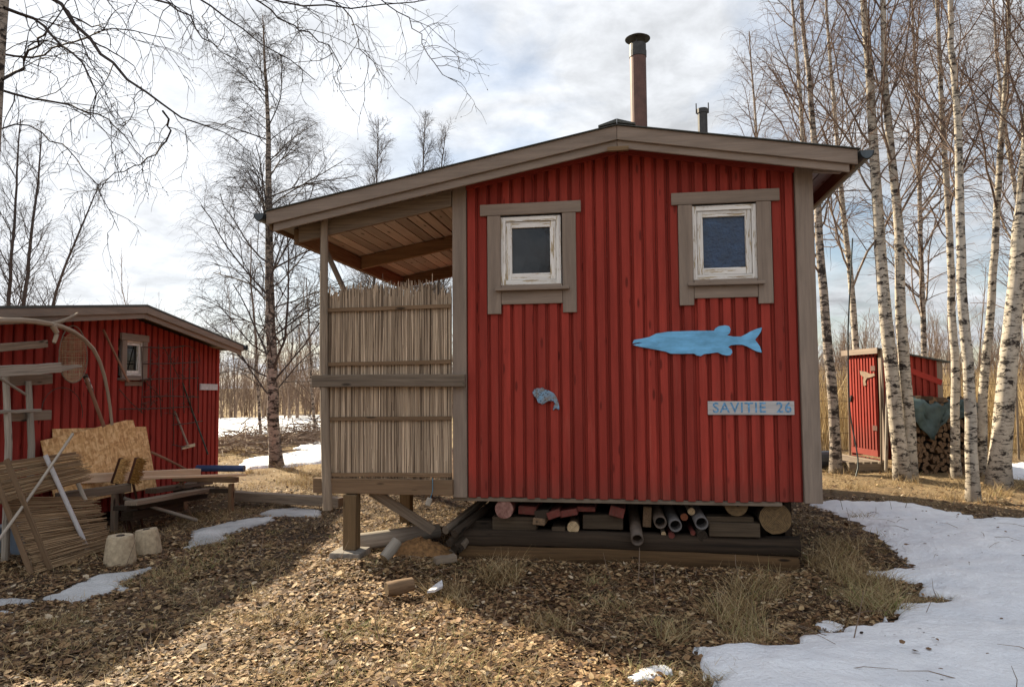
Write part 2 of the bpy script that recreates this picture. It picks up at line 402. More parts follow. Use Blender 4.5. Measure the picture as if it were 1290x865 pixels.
def poly_sd(poly, X, Y):
    """signed distance, positive inside"""
    P = np.array(poly)[:, :2]; n = len(P); d = np.full(X.shape, 1e9); ins = np.zeros(X.shape, bool)
    for i in range(n):
        a = P[i]; b = P[(i+1) % n]; e = b-a; wx = X-a[0]; wy = Y-a[1]
        t = np.clip((wx*e[0]+wy*e[1])/(e@e+1e-12), 0, 1)
        d = np.minimum(d, np.hypot(wx-e[0]*t, wy-e[1]*t))
        c = ((a[1] > Y) != (b[1] > Y)) & (X < (b[0]-a[0])*(Y-a[1])/((b[1]-a[1]) or 1e-12)+a[0]); ins ^= c
    return np.where(ins, d, -d)
def gpoly(px): return [PZ(x, y, 0)[:2] for x, y in px]
SN_R = gpoly([(1020, 636), (1133, 637), (1200, 647), (1230, 657), (1290, 655), (1500, 640), (1700, 700), (1700, 900), (1300, 1050), (900, 1000), (885, 880), (895, 850), (876, 822), (930, 816), (990, 817), (1022, 805), (1065, 800), (1110, 790), (1128, 778), (1140, 764), (1155, 762), (1200, 757), (1175, 745), (1160, 735), (1110, 727), (1105, 724), (1135, 722), (1150, 716), (1125, 697), (1100, 685), (1088, 690), (1085, 678), (1060, 663), (1045, 650)])
def c2(pts): return gpoly([(x/3, 560+y/3) for x, y in pts])
SN_A = c2([(-90, 610), (0, 588), (130, 575), (240, 545), (380, 490), (570, 466), (550, 482), (430, 513), (480, 532), (400, 557), (280, 600), (150, 592), (0, 617), (-90, 640)])
SN_A2 = c2([(-10, 632), (40, 628), (60, 638), (20, 648), (-10, 648)])
SN_B = c2([(690, 392), (722, 362), (735, 325), (860, 300), (930, 284), (1060, 274), (1000, 306), (840, 346), (835, 370), (700, 396)])
SN_C = c2([(975, 265), (1030, 242), (1120, 236), (1222, 244), (1215, 276), (1050, 276)])
SN_D = gpoly([(300, 592), (310, 580), (350, 574), (406, 568), (430, 570), (420, 582), (360, 590)])
SN_E = gpoly([(372, 566), (390, 560), (410, 558), (430, 562), (410, 568)])
SN_F = gpoly([(200, 552), (300, 549), (360, 545), (405, 540), (470, 538), (560, 530), (560, 523), (405, 523), (270, 528), (200, 530)])
SN_S = gpoly([(795, 852), (812, 843), (838, 838), (842, 845), (815, 853), (800, 858)])
SN_S2 = gpoly([(1030, 783), (1045, 780), (1062, 786), (1050, 792), (1032, 790)])
SN_S3 = gpoly([(1040, 758), (1052, 752), (1060, 756), (1050, 760)])
SN_G = gpoly([(1225, 600), (1240, 590), (1300, 585), (1420, 580), (1420, 600), (1300, 606)])
ALLSNOW = []
def snow(poly, thick, mat, label, step=.035, soft=.16, nz=.07):
    lift = .012 if mat is ICE or 'remnant' in label else .032
    P = np.array(poly); x0, y0 = P.min(0)-.15; x1, y1 = P.max(0)+.15
    def mask(X, Y):
        return poly_sd(poly, X, Y)+(vnoise(X, Y, .22, 11)-.5)*nz*1.6+(vnoise(X, Y, .07, 12)-.5)*nz
    def zf(X, Y):
        m = mask(X, Y); t = np.clip(m/soft, 0, 1)
        lump = (vnoise(X, Y, .9, 21)-.5)*.06+(vnoise(X, Y, .33, 22)-.5)*.035+(vnoise(X, Y, .13, 23)-.5)*.02+(vnoise(X, Y, .06, 24)-.5)*.012
        return np.where(m > 0, (vnoise(X, Y, 1.3, 1)-.5)*.07+lift+thick*(t**.5)+lump*t*(.4 if lift < .02 else 1), gz(X, Y)-.04)
    o = grid_mesh('snow_patch', np.arange(x0, x1, step), np.arange(y0, y1, step), zf, mat, lambda X, Y: mask(X, Y) > 0)
    tag(o, label, None, None, 'structure'); ALLSNOW.append((poly, x0, y0, x1, y1))
snow(SN_R, .055, SNOW, 'large white snow bank in the right foreground', .03, .3, .11)
snow(SN_A, .008, ICE, 'grey thin snow strip on the leaves at left foreground', .025, .15, .08)
snow(SN_A2, .008, ICE, 'tiny grey snow spot at the left edge', .03, .08, .02)
snow(SN_B, .010, ICE, 'grey snow strip right of the concrete blocks', .025, .15, .08)
snow(SN_C, .012, ICE, 'grey snow patch near the porch post', .035, .1, .05)
snow(SN_D, .03, SNOW, 'white snow patch beside the left birch trunk', .06, .2, .1)
snow(SN_E, .04, SNOW, 'small snow patch beyond the left birch', .06, .2, .1)
snow(SN_F, .04, SNOW, 'snow covered field before the far wood', .2, .5, .3)
snow(SN_S, .008, SNOW, 'small snow remnant at the bottom edge', .015, .08, .05)
snow(SN_S2, .008, SNOW, 'small snow remnant by the yellow grass tuft', .015, .08, .05)
snow(SN_S3, .02, SNOW, 'tiny snow remnant below the beam end', .02, .05, .02)
snow(SN_G, .04, SNOW, 'snow strip behind the right birches', .06, .2, .1)
def on_snow(X, Y):
    m = np.zeros(X.shape, bool)
    for poly, x0, y0, x1, y1 in ALLSNOW:
        b = (X > x0) & (X < x1) & (Y > y0) & (Y < y1)
        if b.any(): m[b] |= poly_sd(poly, X[b], Y[b]) > .015
    return m

# ------------------------------------------------------------------ litter, grass
def leaf_mesh(X, Y, name, size, mat, lift=.012, rvlo=0., rvhi=1., tilt=.5, smix=True):
    n = len(X); Z = gz(X, Y)+RNG.uniform(.0, lift, n)
    yaw = RNG.uniform(0, 2*pi, n); s = size*np.exp(np.clip(RNG.normal(-.1, .36, n), -.8, .5)); wd = RNG.uniform(.24, .5, n)
    tx = RNG.normal(0, tilt, n); ty = RNG.normal(0, tilt, n); curl = RNG.uniform(-.12, .25, n); tipc = RNG.uniform(-.15, .25, n)
    loc = np.stack([np.stack([np.full(n, -.5), np.zeros(n), np.zeros(n)], 1),
        np.stack([np.full(n, -.22), wd*.9, curl*wd], 1), np.stack([np.full(n, .18), wd*.75, curl*wd*1.2], 1),
        np.stack([np.full(n, .55), np.zeros(n), tipc*.4], 1),
        np.stack([np.full(n, .18), -wd*.75, curl*wd*1.2], 1), np.stack([np.full(n, -.22), -wd*.9, curl*wd], 1)], 1)*s[:, None, None]
    x, y, z = loc[..., 0], loc[..., 1], loc[..., 2]
    z = z+x*tx[:, None]+y*ty[:, None]
    z = z-z.min(1)[:, None]*.75
    c, q = np.cos(yaw)[:, None], np.sin(yaw)[:, None]
    V = np.stack([X[:, None]+x*c-y*q, Y[:, None]+x*q+y*c, Z[:, None]+z], -1).reshape(-1, 3)
    b = np.arange(n)[:, None]*6
    Q = np.concatenate([b+np.array([0, 5, 4, 3]), b+np.array([3, 2, 1, 0])], 0)
    return raw_mesh(name, V, Q, mat, rv=np.repeat(np.clip(RNG.beta(1.35, 1.9, n), rvlo, rvhi), 6))
def scatter(n, x0, x1, y0, y1):
    return RNG.uniform(x0, x1, n), RNG.uniform(y0, y1, n)
LX, LY = [], []
for n, a, b, c, d, sc_ in ((150000, -6.3, 4.4, 2.9, 7.0, 0), (40000, -7.5, 5.5, 7.0, 10.5, 0), (12000, -9, 9, 10.5, 15, 0)):
    x, y = scatter(n, a, b, c, d); ok = ~on_snow(x, y)
    ok &= ~((x > -1.5) & (x < 1.45) & (y > 6.5) & (y < 9.5))
    dens = vnoise(x, y, .8, 31); ok &= RNG.uniform(0, 1, n) < np.clip(.35+dens*1.1, 0, 1)
    LX.append(x[ok]); LY.append(y[ok])
LX = np.concatenate(LX); LY = np.concatenate(LY)
tag(leaf_mesh(LX, LY, 'leaf_litter', .034, LEAF, .016, tilt=.22), 'brown fallen leaves covering the yard', 'leaves', None, 'stuff')
x, y = scatter(1100, .3, 6, 4.0, 9.3)
k_ = on_snow(x, y); k_ &= RNG.uniform(0, 1, 1100) < .5
xs_, ys_ = x[k_], y[k_]
o = leaf_mesh(xs_, ys_, 'leaf_litter', .026, LEAF, .01, 0, .4, .2); o.location.z = .07
tag(o, 'scattered dead leaves lying on the right snow bank', 'leaves', None, 'stuff')

def blades(name, X, Y, H, mat, lean=.5, w=.004, k=4, rv=None, base=None, flat=1.0):
    n = len(X); az = RNG.uniform(0, 2*pi, n); l = RNG.uniform(.1, 1, n)*lean; droop = RNG.uniform(.2, 1.2, n)*lean
    t = np.linspace(0, 1, k)[None, :]
    hor = (l[:, None]*t+droop[:, None]*t**2.2)*H[:, None]; ver = (t-.38*np.minimum(droop, 1.2)[:, None]*t**2.2)*H[:, None]*flat+(.02*np.minimum(t*6, 1) if flat < 1 else 0)
    cx = X[:, None]+hor*np.cos(az)[:, None]; cy = Y[:, None]+hor*np.sin(az)[:, None]
    cz = (gz(X, Y)-.01 if base is None else base)[:, None]+ver
    fa = RNG.uniform(0, 2*pi, n); wx = np.cos(fa)[:, None]*w*(1-t*.85); wy = np.sin(fa)[:, None]*w*(1-t*.85)
    A = np.stack([cx-wx, cy-wy, cz], -1); B = np.stack([cx+wx, cy+wy, cz], -1)
    V = np.stack([A, B], 2).reshape(-1, 3)
    b = (np.arange(n)*2*k)[:, None, None]+(np.arange(k-1)*2)[None, :, None]
    Q = (b+np.array([0, 1, 3, 2])).reshape(-1, 4)
    rv = RNG.uniform(0, .9, n) if rv is None else rv
    return raw_mesh(name, V, Q, mat, rv=np.repeat(rv, 2*k))
GX, GY, GH, GR = [], [], [], []
def tuft(cx, cy, r, n, h, green=0.):
    a = RNG.uniform(0, 2*pi, n); q = np.sqrt(RNG.uniform(0, 1, n))*r
    GX.append(cx+q*np.cos(a)); GY.append(cy+q*np.sin(a)); GH.append(h*RNG.uniform(.4, 1.2, n)); GR.append(np.where(RNG.uniform(0, 1, n) < green, RNG.uniform(.9, 1, n), RNG.uniform(0, .85, n)))
for (px, py, r, n, h, gr) in ((1105, 765, .2, 420, .22, .35), (1085, 735, .25, 420, .20, .1), (1045, 715, .22, 350, .2, .05), (955, 745, .25, 400, .2, .1), (925, 775, .22, 400, .2, .2), (940, 800, .18, 250, .16, .3), (560, 745, .16, 260, .16, .05),
        (630, 730, .2, 300, .2, .05), (575, 760, .12, 160, .12, .1), (850, 800, .15, 200, .14, .3), (700, 790, .15, 150, .12, .2), (960, 862, .12, 160, .12, .3), (905, 858, .1, 110, .12, .2), (200, 728, .25, 260, .1, .4), (250, 710, .3, 320, .1, .5),
        (270, 690, .3, 260, .1, .4), (75, 790, .2, 200, .08, .5), (350, 785, .25, 240, .1, .2), (450, 800, .2, 220, .1, .5), (400, 850, .3, 260, .1, .5), (830, 850, .2, 200, .1, .5), (620, 850, .3, 300, .1, .3), (540, 835, .2, 200, .1, .4), (385, 610, .5, 300, .16, .1),
        (270, 650, .4, 400, .12, .1), (640, 665, .1, 60, .1, 0), (1085, 660, .12, 120, .12, .1), (1060, 700, .2, 260, .16, .1), (1110, 740, .15, 200, .14, .1), (1180, 760, .1, 90, .1, .1)):
    p = PZ(px, py, 0); tuft(p[0], p[1], r, n, h, gr)
for i in range(420):
    x = random.uniform(-6, 3.5); y = random.uniform(3.3, 8.5)
    if not on_snow(np.array([x]), np.array([y]))[0] and not (-1.5 < x < 1.5 and y > 6.3): tuft(x, y, random.uniform(.06, .2), random.randint(15, 60), random.uniform(.05, .11), random.choice((0, 0, .1, .4)))
for i in range(420):                                              # straw around the trees behind
    x = random.uniform(-10, 10); y = random.uniform(10.3, 18)
    if -3.2 < x < 2 and y < 10.5: continue
    if not on_snow(np.array([x]), np.array([y]))[0]: tuft(x, y, random.uniform(.1, .4), random.randint(40, 110), random.uniform(.08, .24), .03)
GX = np.concatenate(GX); GY = np.concatenate(GY); GH = np.concatenate(GH); GR = np.concatenate(GR)
tag(blades('dry_grass', GX, GY, GH, GRASS, .8, .0032, 4, GR), 'tufts of dry yellow grass among the fallen leaves', 'grass', None, 'stuff')
n = 60000; X, Y = scatter(n, -6.3, 4.6, 3.0, 10.5); m = ~on_snow(X, Y) & ~((X > -1.5) & (X < 1.45) & (Y > 6.5))
m &= RNG.uniform(0, 1, n) < np.clip((vnoise(X, Y, .6, 41)*.6+vnoise(X, Y, .25, 42)*.5-.33)*2.2, .04, 1); X, Y = X[m], Y[m]
tag(blades('matted_straw', X, Y, RNG.uniform(.05, .16, len(X)), GRASS, 1.1, .0022, 4, RNG.uniform(.15, .93, len(X)), None, .3), 'flattened dead grass matted between the leaves', 'straw', None, 'stuff')
# dark twigs and stalks on the ground
tw = MB()
for i in range(1100):
    x = random.uniform(-6, 6); y = random.uniform(3.3, 10)
    if -1.6 < x < 1.6 and y > 6.3: continue
    z = float(gz(x, y)); L = random.uniform(.08, .35); a = random.uniform(0, 2*pi); sn = on_snow(np.array([x]), np.array([y]))[0]
    if sn and random.random() < .8: continue
    zz = z+(.09 if sn else .015); r_ = random.uniform(.0015, .004)
    st = random.random() < .3
    e = (x+cos(a)*L*(.3 if st else 1), y+sin(a)*L*(.3 if st else 1), zz+(L*.8 if st else random.uniform(0, .04)))
    tw.tube([(x, y, zz-.02), ((x+e[0])/2+random.uniform(-.02, .02), (y+e[1])/2, (zz+e[2])/2+.01), e], [r_, r_*.8, r_*.4], 4, False)
tag(tw.build('fallen_twigs', STICK), 'thin dead twigs and stalks lying on the ground and snow', 'twigs', None, 'stuff')
# reed bed behind on the right
n = 6500; X, Y = scatter(n, 3.0, 17, 17.5, 23); m = (X-3) < (Y-8)*.75
m &= RNG.uniform(0, 1, n) < .9
X, Y = X[m], Y[m]
tag(blades('reed_bed', X, Y, RNG.uniform(1.2, 2.2, len(X)), RBED, .16, .012, 4, RNG.uniform(0, 1, len(X))), 'bed of tall yellow dry reeds behind the outhouse', 'reeds', None, 'stuff')

# ------------------------------------------------------------------ trees
def unit(v): return v/np.maximum(np.linalg.norm(v, axis=-1, keepdims=True), 1e-9)
def children(P, R, m, t0, t1, ang, length, k, lift=0.0, droop=0.0, wig=.12, rfrac=.5, rmin=.0016, tpow=1.0, follow=None):
    """P (N,k0,3) parents -> m children each, as (N*m,k,3) polylines"""
    N, k0, _ = P.shape
    t = np.sort(t0+(t1-t0)*((np.arange(m)[None, :]+RNG.uniform(0, 1, (N, m)))/m)**tpow, 1)
    f = t*(k0-1); i = np.minimum(f.astype(int), k0-2); w = (f-i)[..., None]; ar = np.arange(N)[:, None]
    base = P[ar, i]*(1-w)+P[ar, i+1]*w; rad = R[ar, i]*(1-w[..., 0])+R[ar, i+1]*w[..., 0]
    T = unit(P[ar, i+1]-P[ar, i])
    rnd = unit(RNG.normal(size=(N, m, 3))); side = unit(np.cross(T, rnd))
    a = ang*RNG.uniform(.7, 1.3, (N, m))[..., None]
    D = unit(T*np.cos(a)+side*np.sin(a))
    plen = np.linalg.norm(np.diff(P, axis=1), axis=2).sum(1)[:, None]
    L = length(t, plen)*RNG.uniform(.65, 1.25, (N, m))
    pts = [base]; d = D; cur = base; st = (L/(k-1))[..., None]
    for j in range(k-1):
        d = unit(d+RNG.normal(0, wig, d.shape)+np.array([0, 0, lift])-np.array([0, 0, droop])*(j/(k-1)))
        cur = cur+d*st; pts.append(cur)
    Q = np.stack(pts, 2).reshape(N*m, k, 3)
    r0 = np.maximum(np.minimum(rad*rfrac, L*.0085+.0012), rmin).reshape(-1, 1)
    return Q, r0*np.linspace(1, .4, k)[None, :]
class Tubes:
    def fat(s, f):
        t = Tubes()
        for P, R, n in s.raw: t.add(P, R*f, n)
        return t
    def __init__(s): s.raw = []; s.V = []; s.Q = []; s.T = []; s.n = 0
    def add(s, P, R, n):
        s.raw.append((P, R, n)); N, k, _ = P.shape
        T = unit(np.gradient(P, axis=1)); ref = np.where(np.abs(T[..., 2:3]) > .85, np.array([1., 0, 0]), np.array([0, 0, 1.]))
        # keep one reference per line so rings do not twist
        ref = np.broadcast_to(ref[:, :1], T.shape)
        A = unit(np.cross(T, ref)); B = np.cross(T, A); a = np.arange(n)*2*pi/n
        V = P[:, :, None]+(A[:, :, None]*np.cos(a)[:, None]+B[:, :, None]*np.sin(a)[:, None])*R[:, :, None, None]
        idx = np.arange(N*k*n).reshape(N, k, n)+s.n; nx = np.roll(idx, -1, 2)
        Q = np.stack([idx[:, :-1], nx[:, :-1], nx[:, 1:], idx[:, 1:]], -1).reshape(-1, 4)
        s.V.append(V.reshape(-1, 3)); s.Q.append(Q); s.T.append(np.repeat(R.reshape(-1), n)); s.n += N*k*n
    def build(s, name, mat, parent, smooth=True):
        return raw_mesh(name, np.concatenate(s.V), np.concatenate(s.Q), mat, smooth, parent, thick=np.concatenate(s.T))
def spline(pts, k):
    P = np.array(pts, float); d = np.r_[0, np.cumsum(np.linalg.norm(np.diff(P, axis=0), axis=1))]
    t = np.linspace(0, d[-1], k); Q = np.stack([np.interp(t, d, P[:, i]) for i in range(3)], 1)
    for _ in range(2): Q[1:-1] = .25*Q[:-2]+.5*Q[1:-1]+.25*Q[2:]
    return Q
def birch(stems, label, name='birch_tree', limbs=26, sub=7, twigs=5, t0=.3, ang=.66, lim_len=.26, droop=.4, mat=None, cat='tree', group=None, liml=None, r_end=.012, finer=0, lift=.10, tw_mat=None, thick=1.0):
    """stems: list of (points, base radius)"""
    mat = mat or BARK
    root = thing(name, label, cat, (stems[0][0][0][0], stems[0][0][0][1], 0), group)
    tr = Tubes(); cr = Tubes()
    for pts, r0 in stems:
        k = 26; P = spline(pts, k); wv = np.cumsum(RNG.normal(0, .011, (k, 3)), 0); wv -= np.linspace(0, 1, k)[:, None]*wv[-1]; P[1:] += wv[1:]*.8
        r0 = r0*.76; tt = np.linspace(0, 1, k); R = r_end+(r0-r_end)*(1-tt)**.85; R[0] *= 1.3; R[1] *= 1.06
        tr.add(P[None], R[None], 10)
        H = np.linalg.norm(np.diff(P, axis=0), axis=1).sum()
        L1, R1 = children(P[None], R[None], limbs, t0, .98, ang, lambda t, pl: (liml or lim_len*H)*(1.08-t*.82), 8, lift, droop*.5, .10, .5, .004)
        cr.add(L1, R1, 5)
        L2, R2 = children(L1, R1, sub, .18, .98, .72, lambda t, pl: pl*(.62-.3*t), 6, .02, droop*.8, .13, .6, .0026)
        cr.add(L2, R2, 4)
        L3, R3 = children(L2, R2, twigs, .12, 1., .6, lambda t, pl: np.maximum(pl*.55, .12), 5, -.03, droop*1.3, .13, .7, .0017)
        cr.add(L3, R3, 3)
        if finer:
            L4, R4 = children(L3, R3, finer, .15, 1., .5, lambda t, pl: np.maximum(pl*.5, .08), 4, -.05, droop*1.2, .12, .8, .0014)
            cr.add(L4, R4, 3)
    if thick != 1.0: cr = cr.fat(thick)
    tr.build('trunk', mat, root); cr.build('crown', tw_mat or mat, root)
    return root
def tpx(px, Y, lean=0.0):
    """trunk points seen at these pixels, standing at depth Y (leaning away by lean per metre)"""
    out = []
    for i, (x, y) in enumerate(px):
        p = PY(x, y, Y); p = PY(x, y, Y+lean*max(0, p[2])); out.append(p)
    out[0] = np.array([out[0][0], out[0][1], -.05]); return out
birch([(tpx([(1137, 606), (1134, 560), (1127, 480), (1116, 380), (1108, 250), (1099, 100), (1090, 0), (1078, -150), (1072, -260)], 12.5, .03), .155),
       (tpx([(1147, 606), (1145, 560), (1140, 480), (1133, 380), (1130, 260), (1117, 150), (1111, 0), (1112, -140), (1118, -230)], 12.62), .13)],
      'twin stemmed white birch standing in front of the red outhouse', t0=.38, limbs=26, sub=7, twigs=5, droop=.34, finer=2, thick=.9)
birch([(tpx([(1226, 630), (1223, 560), (1222, 480), (1213, 430), (1206, 370), (1206, 250), (1203, 150), (1195, 0), (1190, -200)], 10.6), .105)],
      'slim white birch nearest the snow bank, right of the firewood stack', t0=.42, limbs=26, sub=7, twigs=5, droop=.34, finer=2, thick=.9)
birch([(tpx([(1205, 605), (1203, 560), (1206, 500), (1201, 400), (1196, 280), (1186, 120), (1180, 0), (1176, -150)], 12.7), .095)],
      'thin speckled birch just behind the slim white birch', t0=.38, limbs=26, sub=7, twigs=5, droop=.34, finer=2, thick=.9)
birch([(tpx([(1237, 600), (1238, 550), (1241, 480), (1249, 400), (1257, 250), (1266, 100), (1270, 0), (1276, -180)], 13.0), .10)],
      'leaning white birch between the slim birch and the thick one at the frame edge', t0=.4, limbs=26, sub=7, twigs=5, droop=.34, finer=2, thick=.9)
birch([(tpx([(1258, 610), (1265, 540), (1273, 430), (1283, 320), (1296, 180), (1306, 0), (1312, -180)], 12.0), .20)],
      'thickest white birch leaning out of the right edge', t0=.4, limbs=26, sub=7, twigs=5, droop=.34, finer=2, thick=.9)
birch([(tpx([(1053, 600), (1050, 560), (1047, 480), (1041, 400), (1034, 310), (1030, 240), (1022, 120), (1012, 20), (1005, -120)], 13.2), .125)],
      'rough barked birch between the cabin corner and the outhouse', t0=.33, limbs=26, sub=7, twigs=5, droop=.4, mat=BARKD)
birch([(tpx([(1010, 590), (1012, 400), (1015, 230), (1008, 100), (998, 0), (990, -90)], 15.5), .10)],
      'slender drooping birch rising behind the right roof slope', t0=.4, limbs=34, sub=8, twigs=6, droop=.55, lim_len=.24)
birch([(tpx([(965, 590), (962, 380), (957, 230), (950, 130), (944, 40)], 19), .10)],
      'distant fine twigged birch left of the drooping one behind the roof', t0=.35, limbs=34, sub=8, twigs=5, droop=.6, lim_len=.26)
birch([(tpx([(1082, 590), (1078, 430), (1062, 280), (1050, 130), (1040, 0), (1034, -90)], 17), .11)],
      'bent birch seen behind the twin stemmed one', t0=.3, limbs=28, sub=7, twigs=5, droop=.4)
birch([(tpx([(1168, 590), (1165, 440), (1160, 280), (1158, 130), (1150, 0), (1145, -80)], 21), .11)],
      'slender birch rising behind the outhouse roof', t0=.2, limbs=34, sub=8, twigs=5, droop=.35, mat=BARKD, thick=1.3)
birch([(tpx([(1300, 590), (1297, 440), (1287, 280), (1262, 120), (1246, -60)], 17), .10)],
      'birch bending left at the far right edge', t0=.2, limbs=34, sub=8, twigs=5, droop=.35, thick=1.3)
# left birch, with a slim neighbour
birch([(tpx([(349, 592), (346, 555), (343, 480), (341, 400), (341, 300), (338, 180), (334, 80), (331, 20)], 13.1), .165)],
      'tall birch with wide drooping crown standing between shed and cabin', t0=.15, limbs=60, sub=10, twigs=6, droop=.36, lim_len=.28, mat=BARKD, r_end=.008, ang=1.0, lift=.11, finer=5, thick=1.08, tw_mat=TWIG2)
birch([(tpx([(330, 560), (326, 520), (322, 480), (322, 430), (318, 370), (316, 300)], 16.5), .055)],
      'slim young tree just left of the tall drooping birch', t0=.25, limbs=22, sub=6, twigs=4, droop=.2, mat=BARKD)
birch([(tpx([(398, 550), (394, 500), (392, 450), (388, 400), (386, 350)], 20), .06)],
      'thin young tree beside the reed screen of the porch', t0=.2, limbs=22, sub=6, twigs=4, droop=.2, mat=BARKD)
# clump behind the shed
birch([(tpx([(4, 590), (9, 380), (18, 250), (26, 150)], 15), .08), (tpx([(18, 590), (30, 375), (46, 240), (52, 165)], 15.2), .09), (tpx([(40, 590), (66, 380), (98, 300), (124, 235)], 14.8), .07)],
      'three stemmed dark tree rising behind the left shed roof', name='alder_tree', t0=.3, limbs=30, sub=9, twigs=5, droop=.05, lim_len=.22, mat=TWIG2, thick=1.25)
# trees over the porch roof
birch([(tpx([(470, 560), (472, 300), (474, 210), (477, 150)], 29), .12)],
      'left of the two distant trees above the porch roof', t0=.3, limbs=70, sub=12, twigs=5, droop=.1, lim_len=.17, mat=TWIG2, thick=1.5, group='distant trees above the porch roof')
birch([(tpx([(532, 560), (532, 300), (533, 200), (536, 140)], 30), .12), (tpx([(552, 560), (554, 300), (556, 210), (562, 160)], 30), .11)],
      'right twin stemmed distant tree above the porch roof', t0=.3, limbs=60, sub=12, twigs=5, droop=.1, lim_len=.17, mat=TWIG2, thick=1.5, group='distant trees above the porch roof')
# overhanging tree at the left edge, close to the camera
def overhang():
    root = thing('birch_tree', 'near birch at the left edge whose bare branches hang across the sky', 'tree', (-4.75, 4.4, 0))
    tr = Tubes(); cr = Tubes()
    P = spline([(-4.75, 4.4, -.1), (-4.7, 4.42, 1.5), (-4.55, 4.45, 3.0), PY(-2, 40, 4.5), PY(4, -30, 4.5), PY(20, -160, 4.5), PY(40, -330, 4.6)], 24)
    R = np.linspace(.085, .03, 24); tr.add(P[None], R[None], 10)
    limbs = [([(6, -40), (80, 0), (120, 62), (172, 108), (205, 140), (240, 152), (268, 158), (300, 178)], 4.6, .017),
             ([(205, 140), (215, 165), (196, 200), (150, 215), (120, 240)], 4.6, .008),
             ([(5, 10), (40, 20), (75, 52), (105, 85), (128, 110), (120, 150)], 4.2, .012),
             ([(3, 100), (30, 85), (45, 60), (70, 20), (90, -10)], 4.4, .012),
             ([(-10, 110), (40, 125), (90, 130), (150, 160), (180, 200)], 5.0, .011),
             ([(10, -60), (150, -30), (250, -8), (300, 40), (345, 60), (400, 100)], 5.2, .016),
             ([(150, -70), (280, -30), (350, 8), (420, 12), (500, 8), (560, -6), (590, -4)], 5.6, .012),
             ([(300, -40), (380, -10), (440, 10), (455, 60), (480, 95)], 5.4, .009),
             ([(420, -30), (480, 0), (520, 30), (545, 80), (570, 102)], 5.6, .006),
             ([(60, -40), (180, -10), (240, 20), (262, 60), (300, 75)], 5.0, .012),
             ([(250, -50), (310, -10), (360, 30), (420, 60), (430, 90)], 4.8, .009),
             ([(-20, 170), (20, 150), (60, 170), (110, 210), (135, 260), (150, 290)], 5.6, .008),
             ([(-30, 60), (20, 75), (60, 70), (110, 40), (160, 30), (220, 50)], 4.9, .010)]
    for px, Y, r0 in limbs:
        L = spline([PY(x, y, Y+.25*sin(i*1.3)) for i, (x, y) in enumerate(px)], 14)[None]
        L[:, 1:] += RNG.normal(0, .012, (1, 13, 3))
        Rr = np.linspace(r0, .0028, 14)[None]; cr.add(L, Rr, 6)
        L2, R2 = children(L, Rr, 12, .08, 1., .75, lambda t, pl: np.minimum(pl*.42, .75)*(1-.4*t), 9, -.02, .28, .24, .5, .0030)
        cr.add(L2, R2, 4)
        L3, R3 = children(L2, R2, 5, .15, 1., .75, lambda t, pl: np.maximum(pl*.42, .07), 6, -.02, .25, .24, .65, .0022)
        cr.add(L3, R3, 3)
        # buds at the twig ends
        e = L3[::2, -1]; d = unit(L3[::2, -1]-L3[::2, -2]); B = np.stack([e, e+d*.008, e+d*.016], 1)
        cr.add(B, np.tile(np.array([[.0015, .0034, .0008]]), (len(B), 1)), 4)
    tr.build('trunk', BARKD, root); cr.build('crown', TWIG, root)
overhang()
# woodland: stems all round, reads as one brown mass
def woodland():
    T = Tubes(); n = 2600
    a = np.concatenate([RNG.uniform(-48, 48, 2300), RNG.uniform(48, 312, 300)]); d = np.concatenate([36+RNG.exponential(12, 2300), 13+RNG.exponential(9, 300)])  # nearer stems outside the view, added to show in the window panes
    # angle 0 looks along the camera axis
    th = np.radians(90+9.1-a); x = d*np.cos(th); y = d*np.sin(th)
    H = RNG.uniform(2.4, 5.2, n)*np.where(RNG.uniform(0, 1, n) < .08, 1.5, 1)
    H[np.abs(a) > 48] *= 2.2; H[:900] *= RNG.uniform(.3, .7, 900)
    k = 6; t = np.linspace(0, 1, k)
    P = np.zeros((n, k, 3)); P[..., 0] = x[:, None]+RNG.normal(0, .12, (n, k))*t; P[..., 1] = y[:, None]+RNG.normal(0, .12, (n, k))*t; P[..., 2] = H[:, None]*t-.1
    P[..., 0] += (RNG.normal(0, .5, n))[:, None]*t**1.5
    R = (.014+H[:, None]*.0055)*(1-.85*t)[None]
    T.add(P, R, 4)
    L, r = children(P, R, 18, .08, 1., .5, lambda t, pl: pl*.3*(1.1-t*.8), 5, .1, .0, .1, .5, .008); T.add(L, r, 3)
    L2, r2 = children(L, r, 4, .2, 1., .5, lambda t, pl: pl*.5, 4, .05, .0, .1, .7, .006); T.add(L2, r2, 3)
    o = T.build('woodland_around', FARW, None, False)
    tag(o, 'leafless brown wood beyond the snowy field, with added trees behind the camera', 'woodland', None, 'stuff')
woodland()
def brush():
    b = MB()
    for (px, py, r, h, n) in ((300, 572, 1.1, .5, 170), (335, 560, 1.5, .7, 260), (385, 560, 1.3, .7, 220), (410, 552, 1.2, .7, 150)):
        c = PZ(px, py, 0)
        for i in range(n):
            a = random.uniform(0, 2*pi); q = sqrt(random.random())*r; hh = h*(1-(q/r)**2)*random.random()
            p = np.array([c[0]+q*cos(a), c[1]+q*sin(a)*.7, hh+.02]); d = np.array([random.gauss(0, 1), random.gauss(0, .7), random.gauss(0, .22)]); d /= np.linalg.norm(d)
            L = random.uniform(.3, 1.0); m = p+d*L*.5+np.array([0, 0, .04]); e = p+d*L; e[2] = max(.02, e[2])
            b.tube([p, m, e], [random.uniform(.006, .02), .01, .004], 4, False)
    tag(b.build('brush_pile', STICK), 'low heap of cut branches beyond the left birch', 'brush', None, 'stuff')
brush()

